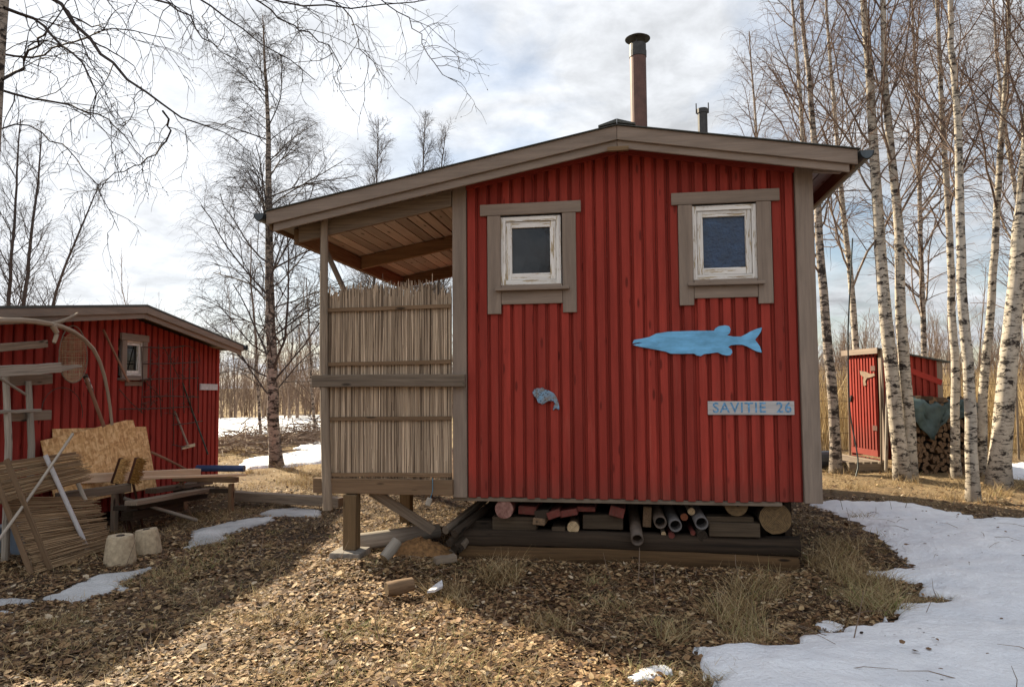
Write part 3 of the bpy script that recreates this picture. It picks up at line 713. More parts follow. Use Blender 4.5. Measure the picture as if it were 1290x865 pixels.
# ================================================================== CABIN
FY = 6.5                      # facade plane
RX = -.05; RZ = 3.853         # ridge
def roofz(x): return RZ-(.186*(RX-x) if x < RX else .169*(x-RX))
def board_wall(mb, org, dx, nrm, x0, x1, zb, zt, pitch=.118, wide=.066, openings=(), t_in=.018, t_out=.03, jit=.004):
    org = np.array(org, float); dx = np.array(dx, float); nrm = np.array(nrm, float)
    n = max(1, round((x1-x0)/pitch)); p = (x1-x0)/n
    def slab(a, b, z0, za, zb_, d0, d1, rv):
        V = []
        for z in (0, 1):
            for (x, d) in ((a, d1), (b, d1), (b, d0), (a, d0)):
                V.append(org+dx*x+nrm*d+np.array([0, 0, z0 if z == 0 else (za if x == a else zb_)]))
        V = np.array(V); G = np.stack([V[:, 2], (V-org)@dx, (V-org)@nrm], 1)
        mb.add(V, [(3, 2, 1, 0), (4, 5, 6, 7), (0, 1, 5, 4), (1, 2, 6, 5), (2, 3, 7, 6), (3, 0, 4, 7)], G, rv)
    def column(a, b, d0, d1, rv, dz=0):
        zs = [(zb(.5*(a+b)) if callable(zb) else zb)+dz]; segs = []
        for (ox0, ox1, oz0, oz1) in sorted(openings, key=lambda o: o[2]):
            if b > ox0 and a < ox1: segs.append((zs[-1], oz0)); zs.append(oz1)
        for (q0, q1) in segs: slab(a, b, q0, q1, q1, d0, d1, rv)
        slab(a, b, zs[-1], zt(a), zt(b), d0, d1, rv)
    for i in range(n):
        a = x0+i*p; column(a+.001, a+p-.001, -t_in, random.uniform(-.0015, .0015), random.random())
        c = a+p/2+random.uniform(-jit, jit); w = wide*random.uniform(.9, 1.1)
        column(c-w/2, c+w/2, .003, t_out+random.uniform(-.003, .003), random.random(), random.uniform(-.012, .004))
def window(parent, org, dx, nrm, W, glass, lab):
    """W: casing outer (x0,x1,z0,z1), frame outer, pane; organised along dx with outward normal nrm"""
    org = np.array(org, float); dx = np.array(dx, float); nr = np.array(nrm, float)
    def P(x, z, d): return org+dx*x+nr*d+np.array([0, 0, z])
    def bar(mb, x0, x1, z0, z1, d0, d1):
        V = [P(x, z, d) for z in (z0, z1) for (x, d) in ((x0, d1), (x1, d1), (x1, d0), (x0, d0))]; V = np.array(V)
        ax = np.abs((V-org)@dx); horiz = (x1-x0) > (z1-z0)
        G = np.stack([(V-org)@dx, V[:, 2], (V-org)@nr], 1) if horiz else np.stack([V[:, 2], (V-org)@dx, (V-org)@nr], 1)
        mb.add(V, [(3, 2, 1, 0), (4, 5, 6, 7), (0, 1, 5, 4), (1, 2, 6, 5), (2, 3, 7, 6), (3, 0, 4, 7)], G)
    (hx0, hx1, hz0, hz1), (jx0, jx1, jw, jz0), (fx0, fx1, fz0, fz1), fw_, sw, (sz, sx0, sx1), apron = W['head'], W['jamb'], W['frame'], W['fw'], W['sw'], W['sill'], W['apron']
    fr = MB()
    bar(fr, fx0, fx0+fw_, fz0, fz1, -.05, .03); bar(fr, fx1-fw_, fx1, fz0, fz1, -.05, .03)
    bar(fr, fx0+fw_, fx1-fw_, fz1-fw_, fz1, -.05, .029); bar(fr, fx0+fw_, fx1-fw_, fz0, fz0+fw_, -.05, .029)
    win = fr.build('window', WHITEP, parent, .003); win['label'] = lab
    c = MB(); bar(c, hx0, hx1, hz0, hz1, .024, .058); c.build('window_casing', TRIM, win, .003)
    for a, b in ((jx0, jx0+jw), (jx1-jw, jx1)):
        c = MB(); bar(c, a, b, jz0, hz0-.002, .024, .052); c.build('window_casing', TRIM, win, .003)
    c = MB(); bar(c, jx0+jw+.002, jx1-jw-.002, apron[0], apron[1], .022, .047); c.build('window_apron', TRIM, win, .003)
    c = MB(); bar(c, sx0, sx1, sz-.028, sz, .0, .10); bar(c, jx0+jw+.004, jx1-jw-.004, sz+.001, fz0-.001, .0, .05); c.build('window_sill', TRIM, win, .003)
    s = MB(); a0, a1, b0, b1 = fx0+fw_+.003, fx1-fw_-.003, fz0+fw_+.003, fz1-fw_-.003
    bar(s, a0, a0+sw, b0, b1, -.035, .016); bar(s, a1-sw, a1, b0, b1, -.035, .016); bar(s, a0+sw, a1-sw, b1-sw, b1, -.035, .0155); bar(s, a0+sw, a1-sw, b0, b0+sw*1.1, -.035, .0155)
    s.build('window_sash', WHITEP, win, .002)
    p = MB(); bar(p, a0+sw-.004, a1-sw+.004, b0+sw-.004, b1-sw+.004, -.022, -.016); p.build('window_pane', glass, win)

cabin = thing('cabin', 'red board cabin with grey trimmed windows and a covered porch on its left', 'cabin', (0, FY, 0))
WL = dict(head=(-1.325, -.388, 3.165, 3.27), jamb=(-1.258, -.437, .125, 2.248), frame=(-1.135, -.575, 2.515, 3.15), fw=.045, sw=.054, sill=(2.485, -1.18, -.50), apron=(2.335, 2.456))
WR = dict(head=(.418, 1.343, 3.185, 3.292), jamb=(.474, 1.27, .125, 2.285), frame=(.59, 1.152, 2.51, 3.172), fw=.045, sw=.052, sill=(2.48, .545, 1.195), apron=(2.345, 2.452))
w = MB()
board_wall(w, (0, FY, 0), (1, 0, 0), (0, -1, 0), -1.47, 1.475, lambda x: .575, lambda x: roofz(x)-.03, .109, .068,
           [(-1.15, -.56, 2.49, 3.2), (.57, 1.17, 2.49, 3.22)])
w.build('front_wall', RED, cabin, .0025)
w = MB(); board_wall(w, (1.60, FY, 0), (0, 1, 0), (1, 0, 0), .02, 5.9, .575, lambda x: roofz(1.6)-.03, .12, .066); w.build('side_wall', RED, cabin)
w = MB(); board_wall(w, (-1.57, FY, 0), (0, 1, 0), (-1, 0, 0), .02, 5.9, .62, lambda x: roofz(-1.57)-.03, .12, .066); w.build('side_wall', RED, cabin)
w = MB(); board_wall(w, (0, 12.4, 0), (1, 0, 0), (0, 1, 0), -1.57, 1.6, .575, lambda x: roofz(x)-.03, .12, .066); w.build('rear_wall', RED, cabin)  # rear wall set further out so the added depth shades the snow
w = MB(); w.box((-1.55, 6.53, .58), (1.58, 12.37, .66), axis=0); w.build('floor_slab', DARKW, cabin)
for a, b, zt in ((-1.592, -1.462, 3.40), (1.474, 1.622, 3.40)):
    c = MB(); c.hexa([(a, FY-.05, .57), (b, FY-.05, .57), (b, FY+.03, .57), (a, FY+.03, .57), (a, FY-.05, roofz(a)-.03), (b, FY-.05, roofz(b)-.03), (b, FY+.03, roofz(b)-.03), (a, FY+.03, roofz(a)-.03)])
    c.build('corner_board', TRIM, cabin, .004)
# red trim strips under the bargeboards
for x0, x1 in ((-1.46, RX), (RX, 1.474)):
    c = MB(); c.beam((x0, FY-.04, roofz(x0)-.135), (x1, FY-.04, roofz(x1)-.135), .022, .07); c.build('gable_trim', RED, cabin)
c = MB(); c.box((-1.6, FY-.01, .535), (1.3, FY+.09, .572), axis=0); c.build('sill_beam', GREYW, cabin, .004)
window(cabin, (0, FY, 0), (1, 0, 0), (0, -1, 0), WL, GLASSL, 'left front window with dark pane and flaking white frame')
window(cabin, (0, FY, 0), (1, 0, 0), (0, -1, 0), WR, GLASSR, 'right front window with blue reflection coloured into its pane and peeling yellowed frame')
# roof
XL, XR, YF, YB = -3.33, 1.92, 6.2, 12.65  # main roof lengthened rearward to keep sun off the snow
YP = 10.1                    # the porch roof ends earlier than the main roof
def slope_box(x0, x1, y0, y1, dz0, dz1): return [(x0, y0, roofz(x0)+dz0), (x1, y0, roofz(x1)+dz0), (x1, y1, roofz(x1)+dz0), (x0, y1, roofz(x0)+dz0), (x0, y0, roofz(x0)+dz1), (x1, y0, roofz(x1)+dz1), (x1, y1, roofz(x1)+dz1), (x0, y1, roofz(x0)+dz1)]
c = MB(); c.hexa(slope_box(XL-.02, -1.75, YF-.02, YP, .001, .009)); c.hexa(slope_box(-1.75, RX, YF-.02, YB, .001, .009)); c.hexa(slope_box(RX, XR+.02, YF-.02, YB, .001, .009))
roof = c.build('roof', FELT, cabin)
c = MB(); x = XL+.01
while x < XR-.1:
    wd = random.uniform(.10, .125)
    if not (x < RX < x+wd):
        c.hexa(slope_box(x, min(x+wd, XR-.01), YF+.055, (YP if x+wd < -1.74 else YB)-.02, -.024-random.uniform(0, .003), -.003), axis=1)
    x += wd+random.uniform(.006, .016)
c.build('roof_boards', DECKW, roof)
c = MB(); x = XL+.04
while x < -1.74:
    wd = random.uniform(.095, .12); c.hexa(slope_box(x, min(x+wd, -1.63), YF+.07, YP-.03, -.130-random.uniform(0, .005), -.108), axis=1); x += wd+random.uniform(.008, .022)
c.build('ceiling_boards', DECKW, roof)
c = MB(); c.hexa([(RX-.16, YF-.03, roofz(RX-.16)+.016), (RX, YF-.03, RZ+.018), (RX, YB, RZ+.018), (RX-.16, YB, roofz(RX-.16)+.016), (RX-.16, YF-.03, roofz(RX-.16)+.03), (RX, YF-.03, RZ+.05), (RX, YB, RZ+.05), (RX-.16, YB, roofz(RX-.16)+.03)])
c.hexa([(RX+.002, YF-.03, RZ+.018), (RX+.16, YF-.03, roofz(RX+.16)+.016), (RX+.16, YB, roofz(RX+.16)+.016), (RX+.002, YB, RZ+.018), (RX+.002, YF-.03, RZ+.05), (RX+.16, YF-.03, roofz(RX+.16)+.03), (RX+.16, YB, roofz(RX+.16)+.03), (RX+.002, YB, RZ+.05)])
c.build('ridge_cap', FELT, roof)
for x0, x1 in ((XL, RX-.001), (RX+.001, XR)):
    for (ya, yb, a, b, xe) in ((YF, YF+.026, -.125, 0., 0), (YF+.028, YF+.052, -.198 if x0 < RX-.5 else -.19, -.10, .06)):
        q0, q1 = (x0+xe, x1) if x0 < RX-.5 else (x0, x1-xe)
        c = MB(); V = slope_box(q0, q1, ya, yb, a, b); L = np.array(V)
        c.add(L, [(3, 2, 1, 0), (4, 5, 6, 7), (0, 1, 5, 4), (1, 2, 6, 5), (2, 3, 7, 6), (3, 0, 4, 7)], L[:, [0, 2, 1]]); c.build('bargeboard', TRIM, roof, .004)
for k_, yy in enumerate((6.47, 8.12, 9.77)):
    c = MB(); x0, x1 = -3.12, -1.60
    c.hexa([(x0, yy-.025, roofz(x0)-.29), (x1, yy-.025, roofz(x1)-.29), (x1, yy+.025, roofz(x1)-.29), (x0, yy+.025, roofz(x0)-.29), (x0, yy-.025, roofz(x0)-.136), (x1, yy-.025, roofz(x1)-.136), (x1, yy+.025, roofz(x1)-.136), (x0, yy+.025, roofz(x0)-.136)], axis=0)
    c.build('rafter', BROWNW if k_ else GREYW, roof, .004)
for yy in (6.47, 7.6, 8.75, 9.9, 11.1, 12.3):
    c = MB(); x0, x1 = 1.625, 1.86
    c.hexa([(x0, yy-.022, roofz(x0)-.15), (x1, yy-.022, roofz(x1)-.13), (x1, yy+.022, roofz(x1)-.13), (x0, yy+.022, roofz(x0)-.15), (x0, yy-.022, roofz(x0)-.027), (x1, yy-.022, roofz(x1)-.027), (x1, yy+.022, roofz(x1)-.027), (x0, yy+.022, roofz(x0)-.027)], axis=0)
    c.build('rafter', TRIM, roof, .003)
c = MB(); c.box((XL+.005, YF+.06, roofz(XL)-.16), (XL+.03, YP-.02, roofz(XL)-.026), axis=1); c.build('eave_board', BROWNW, roof)
c = MB(); c.box((-3.185, FY-.02, roofz(-3.17)-.29), (-3.125, 10., roofz(-3.17)-.14), axis=1); c.build('eave_beam', BROWNW, roof, .004)
def gutter(x0, x1, z, parent):
    c = MB(); n = 9; V = []
    for y in (YF-.03, YP if x0 < 0 else YB):
        for r in (1., .9):
            for j in range(n):
                a = pi+pi*j/(n-1); V.append(((x0+x1)/2+cos(a)*(x1-x0)/2*r, y, z+sin(a)*.075*r))
    Fs = []
    for r in (0, 1):
        for j in range(n-1): Fs.append((r*n+j, r*n+j+1, 2*n+r*n+j+1, 2*n+r*n+j))
    for b in (0, 2*n):
        for j in range(n-1): Fs.append((b+j, b+j+1, b+n+j+1, b+n+j))
    for j in (0, n-1): Fs.append((j, n+j, 3*n+j, 2*n+j))
    c.add(V, Fs); 
    c.add([V[j] for j in range(n)], [tuple(range(n))])
    c.build('gutter', GUTTER, parent)
gutter(XR+.004, XR+.12, roofz(XR)-.02, roof); gutter(XL-.11, XL-.004, roofz(XL)-.02, roof)
c = MB(); c.box((XR-.03, YF+.06, roofz(XR)-.14), (XR-.006, YB-.02, roofz(XR)-.027), axis=1); c.build('eave_board', BROWNW, roof)
# small tag under the apex
c = MB(); c.box((RX-.085, YF-.012, RZ-.225), (RX+.1, YF-.002+.03, RZ-.19), axis=0); c.build('apex_block', TREATED, cabin)
# stove pipe, vent
p = PY(805, 150, 7.3); zb = roofz(p[0]); zt = PY(806, 72, 7.3)[2]
c = MB(); c.lathe((p[0], 7.3, 0), [(.083, zb-.05), (.083, zt)], 20); pipe = c.build('chimney_pipe', RUST, cabin, smooth=False)
c = MB(); c.lathe((p[0], 7.3, 0), [(.088, zt-.005), (.089, zt+.06), (.085, zt+.062), (.085, zt+.13), (.07, zt+.14), (.07, zt+.02)], 20); c.build('collar', STEEL, pipe)
zc = PY(807, 50, 7.3)[2]
c = MB()
for a in (.3, 2.4, 4.5): c.beam((p[0]+.07*cos(a), 7.3+.07*sin(a), zt+.1), (p[0]+.07*cos(a), 7.3+.07*sin(a), zc+.01), .02, .006, (1, 0, 0))
c.lathe((p[0], 7.3, 0), [(.005, zc+.005), (.128, zc), (.13, zc+.006), (.08, zc+.035), (.01, zc+.05)], 24); c.build('rain_cap', STEEL, pipe)
c = MB(); c.lathe((p[0], 7.3, 0), [(.16, zb-.02), (.13, zb+.06), (.09, zb+.09)], 16); c.build('flashing', FELT, pipe)
p = PY(885, 150, 8.3); zt = PY(885, 143, 8.3)[2]
c = MB(); c.lathe((p[0], 8.3, 0), [(.055, roofz(p[0])-.05), (.055, zt), (.062, zt), (.062, zt+.05), (.045, zt+.05), (.045, zt-.05)], 16); v = c.build('vent_pipe', STEEL, cabin)
for s_ in (-1, 1): c = MB(); c.beam((p[0]+.068*s_, 8.3, zt), (p[0]+.068*s_, 8.3, zt+.12), .012, .012, (1, 0, 0)); c.build('bracket', STEEL, v)
# porch
def P65(x, y): return PY(x, y, FY)
c = MB(); c.tube([PY(413, 642, 6.4), PY(410, 560, 6.41), PY(408, 450, 6.41), PY(408, 360, 6.4), PY(408.5, 272, 6.4)], [.047, .043, .04, .038, .037], 12, jit=.03); c.build('porch_post', GREYW, cabin, smooth=True)
c = MB(); c.box((-2.85, 9.9, 0.), (-2.76, 10.0, 3.05)); c.build('porch_post', BROWNW, cabin)
c = MB(); a = PY(420, 335, 6.6); b = PY(438, 372, 6.6); c.beam(PY(408, 310, 6.55), PY(445, 390, 6.62), .03, .08, (0, 1, 0)); c.build('porch_brace', GREYW, cabin)
c = MB(); c.beam((-2.94, 6.385, 1.645), (-1.46, 6.40, 1.642), .05, .115, seg=4, wob=.003); c.build('porch_rail', GREYW, cabin, .005)
c = MB(); c.beam((-2.935, 6.43, .665), (-1.585, 6.43, .665), .06, .14, seg=4, wob=.002); c.build('porch_beam', BROWNW, cabin, .005)
c = MB()
for i in range(24): c.box((-2.9, 6.48+i*.146, .68), (-1.6, 6.48+i*.146+.135, .705), axis=0)
c.build('porch_floor', BROWNW, cabin)
for i in range(3): c = MB(); c.box((-2.88, 7.3+i*1.1, .56), (-1.6, 7.36+i*1.1, .675), axis=0); c.build('floor_joist', BROWNW, cabin)
for yy in (390, 458, 527, 597):
    z = P65(490, yy)[2]; c = MB(); c.beam((-2.83, 6.425, z), (-1.60, 6.425, z+.01), .022, .035, seg=5, wob=.003); c.build('screen_lath', BROWNW, cabin)
for xx in (-2.82, -2.21, -1.635):
    c = MB(); c.beam((xx, 6.475, .72), (xx, 6.475, 2.46), .025, .05, (1, 0, 0)); c.build('screen_stud', BROWNW, cabin)
rd = MB()
for i in range(1250):
    x = random.uniform(-2.845, -1.60); y = random.choice((6.445, 6.453, 6.461))+random.uniform(-.003, .003)
    z0 = .735+random.uniform(-.02, .05); z1 = 2.50+random.gauss(0, .045)-(.05 if x > -1.75 or x < -2.7 else 0)
    if random.random() < .08: z1 -= random.uniform(.1, .5)
    if random.random() < .06: z0 += random.uniform(.1, .6)
    dx_ = random.gauss(0, .016); r_ = random.uniform(.0028, .0056)
    rd.tube([(x, y, z0), (x+dx_*.5+random.gauss(0, .005), y+random.uniform(-.004, .004), (z0+z1)/2), (x+dx_, y, z1)], [r_*1.1, r_, r_*.7], 5, False, rv=random.random()**1.3)
rd.build('reed_screen', REED, cabin)
# supports
for (x, y, zt, wd, pp) in ((-2.555, 6.42, .59, .125, True), (-2.62, 8.3, .58, .13, False)):
    c = MB(); c.beam((x, y, .087 if pp else -.05), (x, y, zt), wd, wd, (0, 1, 0)); c.build('support_post', TREATED, cabin, .004)
c = MB(); c.box((-2.70, 6.24, .02), (-2.41, 6.54, .085)); c.build('footing', m_plain('grey_footing_concrete', (.20, .18, .155), .95, .4, 24), cabin, .008); c = MB(); c.box((-2.67, 6.2, -.03), (-2.46, 6.5, .018), axis=0); c.build('footing_brick', m_plain('old_red_brick', (.22, .075, .05), .9, .4, 30), cabin, .005)
c = MB(); c.beam(PY(468, 618, 6.55), PY(546, 668, 6.75), .03, .095, (0, 0, 1)); c.build('diagonal_brace', GREYW, cabin, .003)
# squared foundation logs
def squared_log(x0, x1, y, z, wd, h, mat, name='foundation_log', parent=None, seg=14, wob=.006):
    c = MB(); V = []; G = []; n = 8; Fs = []
    offs = [(-.5, -.36), (-.36, -.5), (.36, -.5), (.5, -.36), (.5, .36), (.36, .5), (-.36, .5), (-.5, .36)]
    for i in range(seg+1):
        t = i/seg; x = x0+(x1-x0)*t; dy = random.uniform(-wob, wob); dz = random.uniform(-wob, wob)+.012*sin(t*5)
        for (a, b) in offs:
            V.append((x, y+dy+a*wd+random.uniform(-wob, wob)*.5, z+dz+b*h+random.uniform(-wob, wob)*.5)); G.append((x, a*wd, b*h))
    for i in range(seg):
        for j in range(n): Fs.append((i*n+j, i*n+(j+1) % n, (i+1)*n+(j+1) % n, (i+1)*n+j))
    Fs += [tuple(range(n)), tuple(range(seg*n, seg*n+n))[::-1]]
    c.add(V, Fs, G, .3); return c.build(name, mat, parent or cabin, 0, True)
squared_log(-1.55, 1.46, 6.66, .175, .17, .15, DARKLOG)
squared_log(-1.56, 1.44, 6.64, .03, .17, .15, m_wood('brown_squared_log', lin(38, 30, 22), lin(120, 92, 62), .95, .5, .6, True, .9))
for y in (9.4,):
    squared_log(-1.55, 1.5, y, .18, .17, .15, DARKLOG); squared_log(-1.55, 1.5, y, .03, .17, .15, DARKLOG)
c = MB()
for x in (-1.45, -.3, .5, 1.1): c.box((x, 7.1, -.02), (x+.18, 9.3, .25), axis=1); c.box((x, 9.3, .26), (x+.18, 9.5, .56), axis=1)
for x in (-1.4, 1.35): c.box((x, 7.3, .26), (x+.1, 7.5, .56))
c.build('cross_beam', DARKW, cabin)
for z in (.1, .26, .42): squared_log(-1.5, 1.5, 12.2, z, .16, .155, DARKLOG)  # unseen rear logs added to stop light passing below the floor
c = MB(); c.box((1.40, 6.9, .0), (1.46, 12.1, .56), axis=1); c.build('underfloor_light_block', DARKW, cabin)  # board added to block sun from crossing under the cabin
c = MB(); c.box((-1.35, 8.2, .0), (1.38, 8.26, .56), axis=0); c.build('underfloor_light_block', DARKW, cabin)  # second added board, closes off light across the underside

# ---- fish, sign
o = [(505, 170), (512, 155), (545, 150), (575, 143), (600, 130), (650, 122), (740, 119), (835, 118), (842, 108), (855, 100), (880, 96), (897, 100), (903, 112), (900, 128), (888, 137), (915, 142), (945, 142), (965, 132), (985, 120), (1008, 111), (1030, 105), (1026, 122), (1015, 138), (1002, 155), (1012, 168), (1022, 182), (1030, 207), (1010, 203), (990, 193), (970, 182), (950, 175), (925, 175), (905, 177), (893, 184), (908, 195), (910, 207), (903, 217), (888, 219), (870, 215), (850, 206), (820, 210), (796, 213), (782, 221), (765, 218), (756, 211), (700, 212), (660, 211), (640, 203), (600, 195), (545, 185), (520, 180), (507, 175), (530, 170), (548, 167), (530, 166)]
pts = [PY(640+x/3.225, 380+y/3.225, FY-.03) for x, y in o]
c = MB(); c.prism(pts, (0, -.022, 0), .0); c.g[-1] = c.g[-1]*np.array([1, 0, 0])*3+np.array([[p[0]*1.0, p[2], p[1]] for p in (pts+pts)])
f = c.build('fish_cutout', BLUEP, None, .0015); tag(f, 'large light blue wooden pike cutout on the red wall', 'wall decoration')
o = [(100, 368), (106, 356), (120, 350), (133, 352), (140, 346), (150, 356), (168, 361), (186, 371), (198, 388), (206, 412), (210, 432), (206, 440), (196, 431), (184, 441), (184, 428), (191, 416), (186, 403), (165, 402), (152, 410), (140, 418), (132, 412), (122, 410), (116, 392), (104, 380)]
pts = [PY(640+x/3.225, 380+y/3.225, FY-.03) for x, y in o]
c = MB(); c.prism(pts, (0, -.02, 0)); f = c.build('fish_plaque', FISHP, None, .004); tag(f, 'small mottled grey and blue fish below the left window', 'wall decoration')
sg = thing('name_sign', 'grey wooden board lettered SAVITIE 26 near the lower right of the wall', 'sign', (1.055, FY-.04, 1.32))
c = MB(); c.beam((.694, FY-.037, 1.381), (1.414, FY-.037, 1.379), .02, .118); c.build('board', SIGNW, sg, .003)
LETP = m_plain('faded_blue_letter_paint', (.12, .29, .48), .7, .6, 40)
for word, cx_ in (('SAVITIE', .957), ('26', 1.328)):
    cu = bpy.data.curves.new('lettering', 'FONT'); cu.body = word; cu.size = .124; cu.extrude = .0012; cu.offset = .0016; cu.align_x = 'CENTER'; cu.align_y = 'CENTER'; cu.space_character = 1.12
    to = bpy.data.objects.new('tmp_text', cu); COL.objects.link(to)
    me = bpy.data.meshes.new_from_object(to.evaluated_get(bpy.context.evaluated_depsgraph_get())); COL.objects.unlink(to); bpy.data.objects.remove(to)
    me.name = 'lettering'; me.materials.clear(); me.materials.append(LETP)
    for v in me.vertices: v.co = Vector((v.co.x*.98, -v.co.z, v.co.y))
    lo = bpy.data.objects.new('lettering', me); COL.objects.link(lo); lo.parent = sg; lo.location = Vector((cx_, FY-.0485, 1.38))-sg.location

# ---- things stowed under the cabin
def stored_log(px, py, Yf, r, L, label, name='log', mat=BROWNW, end=ENDW, cat='log', dx=0., dz=0., n=14, group=None, jit=.03):
    p = PY(px, py, Yf); c = MB(); c.tube([p, p+np.array([dx*.5, L*.5, dz*.5]), p+np.array([dx, L, dz])], [r, r*1.02, r*.95], n, True, capmi=9, jit=jit)
    # ring texture needs centred grain coordinates on the caps
    return tag(c.build(name, mat, None, 0, False, [end]), label, cat, group)
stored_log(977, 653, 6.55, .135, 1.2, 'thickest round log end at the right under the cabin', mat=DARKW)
stored_log(722, 664, 6.6, .055, 1.0, 'small pale round log end left of the pipes', end=ENDPALE)
stored_log(862, 651, 6.66, .033, .9, 'thin orange brown stick end between the pipes', 'pole', DARKW, m_end('orange_stick_end', lin(120, 70, 45), lin(150, 90, 60)), 'pole')
stored_log(871, 644, 6.62, .032, .9, 'pale crooked stick end hanging above the pipes', 'pole', GREYW, ENDPALE, 'pole')
stored_log(846, 674, 6.57, .028, .7, 'pinkish stick end drooping below the pipes', 'pole', PINKW, PINKW, 'pole')
stored_log(873, 671, 6.57, .022, .7, 'red flaking stick end beside the rightmost pipe', 'pole', PINKW, PINKW, 'pole')
stored_log(885, 675, 6.58, .045, .5, 'grey knotty log end below the rightmost pipe', mat=GREYW, end=DARKW)
stored_log(836, 672, 6.6, .02, .7, 'thin grey stick end beneath the middle pipe', 'pole', GREYW, ENDPALE, 'pole')
for (px, py, Y, r, mt, dx, dz, lab) in ((803, 680, 6.48, .055, PIPEC, -.06, .42, 'lowest brown pipe sloping out from under the cabin'), (832, 658, 6.55, .056, PIPEC, -.05, .05, 'brown pipe end left of the middle under the cabin'),
        (851, 662, 6.53, .056, PIPEG, -.05, .05, 'dark grey pipe end in the middle under the cabin'), (884, 659, 6.5, .058, PIPEG, -.03, .06, 'rightmost pale rimmed pipe end under the cabin')):
    p = PY(px, py, Y); q = p+np.array([dx, 1.3, dz if dz < .3 else .3]); t = thing('pipe', lab, 'pipe', p, 'pipes stored under the cabin')
    c = MB(); c.ring(p, q, r, r*.82, 18); c.build('tube', mt, t, smooth=True)
    c = MB(); d = (q-p)*.12; c.tube([p+d, p+d*1.1], r*.83, 14); c.build('bore_shade_disc', PIPEDK, t)  # black disc inside the pipe stands in for its unlit depth
def block(x0, x1, z0, z1, Y, L, mat, name, label, cat, rot=0.0, group=None):
    c = MB(); xc = (x0+x1)/2; zc = (z0+z1)/2; up = (sin(rot), 0, cos(rot))
    c.beam((xc, Y, zc), (xc+.03, Y+L, zc), x1-x0, z1-z0, up, seg=3, wob=.003)
    return tag(c.build(name, mat, None, .005), label, cat, group)
def hblock(px0, py0, px1, py1, Y, mat, name, label, cat, dep=.16):
    a = PY(px0, py0, Y); b = PY(px1, py1, Y); c = MB()
    c.beam((a[0], Y+dep/2, (a[2]+b[2])/2), (b[0], Y+dep/2, (a[2]+b[2])/2), dep, abs(a[2]-b[2]), (0, 0, 1), seg=4, wob=.002)
    return tag(c.build(name, mat, None, .005), label, cat)
hblock(893, 658, 958, 677, 6.56, SHADEW, 'wood_block', 'long brown wooden block beside the thickest log', 'block')
hblock(890, 650, 950, 657.5, 6.62, SHADEW, 'plank', 'short brown plank on top of the long block', 'plank')
hblock(620, 650, 676, 668, 6.6, SHADEW, 'wood_block', 'grey wooden block at the left under the cabin', 'block')
hblock(734, 648, 785, 667, 6.62, SHADEW, 'wood_block', 'brown wooden block between small log and pipes', 'block')
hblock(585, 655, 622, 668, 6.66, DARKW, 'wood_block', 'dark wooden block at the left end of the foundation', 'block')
hblock(695, 663, 712, 672, 6.62, SHADEW, 'wood_block', 'little brown block left of the small pale log', 'block', .3)
def board_end(px, py, wpx, hpx, Y, rot, label, mat=PINKW, L=.9):
    p = PY(px, py, Y); m = Y/F*1.02
    block(p[0]-wpx*m/2, p[0]+wpx*m/2, p[2]-hpx*m/2, p[2]+hpx*m/2, Y, L, mat, 'plank', label, 'plank', rot, 'reclaimed planks under the cabin')
board_end(664, 643, 22, 10, 6.56, .05, 'red plank end behind the reddened round log', PINKW)
board_end(682, 648, 18, 10, 6.54, -.1, 'brown plank end above the grey block corner', DARKW)
board_end(679, 657, 15, 8, 6.5, .08, 'pale ended plank sticking out lowest of the red planks', BROWNW)
board_end(697, 648, 17, 9, 6.52, -.35, 'tilted red plank end in the middle of the reclaimed planks', PINKW)
board_end(716, 646, 22, 8, 6.54, -.2, 'red plank end above the small pale log', PINKW)
board_end(738, 641, 22, 6, 6.58, .0, 'thin bright red plank end right under the sill', PINKW)
board_end(777, 645, 18, 12, 6.56, .25, 'pinkish tilted plank end left of the lowest pipe', PINKW)
board_end(815, 651, 10, 24, 6.68, .05, 'upright brown plank end right of the lowest pipe', BROWNW)
# half round log and reddened log end
p = PY(928, 641, 6.55); c = MB(); arc = [p+np.array([cos(a)*.098, 0, sin(a)*.09+.03]) for a in np.linspace(pi*1.0, pi*2.0, 12)]
arc += [p+np.array([.06, 0, .06]), p+np.array([.01, 0, .02]), p+np.array([-.04, 0, .05])]
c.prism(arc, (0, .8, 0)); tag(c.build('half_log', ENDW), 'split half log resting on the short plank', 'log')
stored_log(635, 641, 6.5, .085, .7, 'reddened round log end at the left under the sill', mat=PINKW, end=m_plain('red_stained_end', (.24, .06, .045), .9, .6, 22, col2=(.36, .2, .16)), jit=.025, n=22)
# slanting boards left of the foundation
for i, (a, b, lab) in enumerate((((572, 672), (640, 636), 'upper slanting dark pole left of the foundation'), ((566, 684), (632, 640), 'second slanting dark pole left of the foundation'), ((572, 690), (636, 646), 'third slanting dark pole left of the foundation'),
        ((577, 692), (640, 652), 'lowest slanting dark pole left of the foundation'), ((582, 688), (620, 640), 'short slanting pole beside the foundation end'), ((561, 668), (628, 630), 'thick grey ended pole uppermost in the slanting bundle'), ((568, 697), (630, 655), 'pale ended pole at the very bottom of the slanting bundle'))):
    Y = 6.38+.03*i; p = PY(*a, Y); q = PY(*b, Y); q = np.array([q[0]-.1, Y+1.1, q[2]+.02]); c = MB(); c.tube([p, (p+q)/2, q], [.036, .038, .034], 10, True, jit=.08)
    tag(c.build('pole', GREYW if i > 3 else DARKW), lab, 'pole', 'slanting poles beside the foundation')
p = PY(452, 684, 7.1); q = PY(548, 666, 7.5); p = PZ(450, 683, .08); q = PZ(552, 668, .1)
c = MB(); c.tube([p, (p+q)/2, q], [.085, .082, .075], 12, True, capmi=9, jit=.04); tag(c.build('log', PALEGREY, None, 0, True, [ENDPALE]), 'long bare log lying behind the porch support post', 'log')
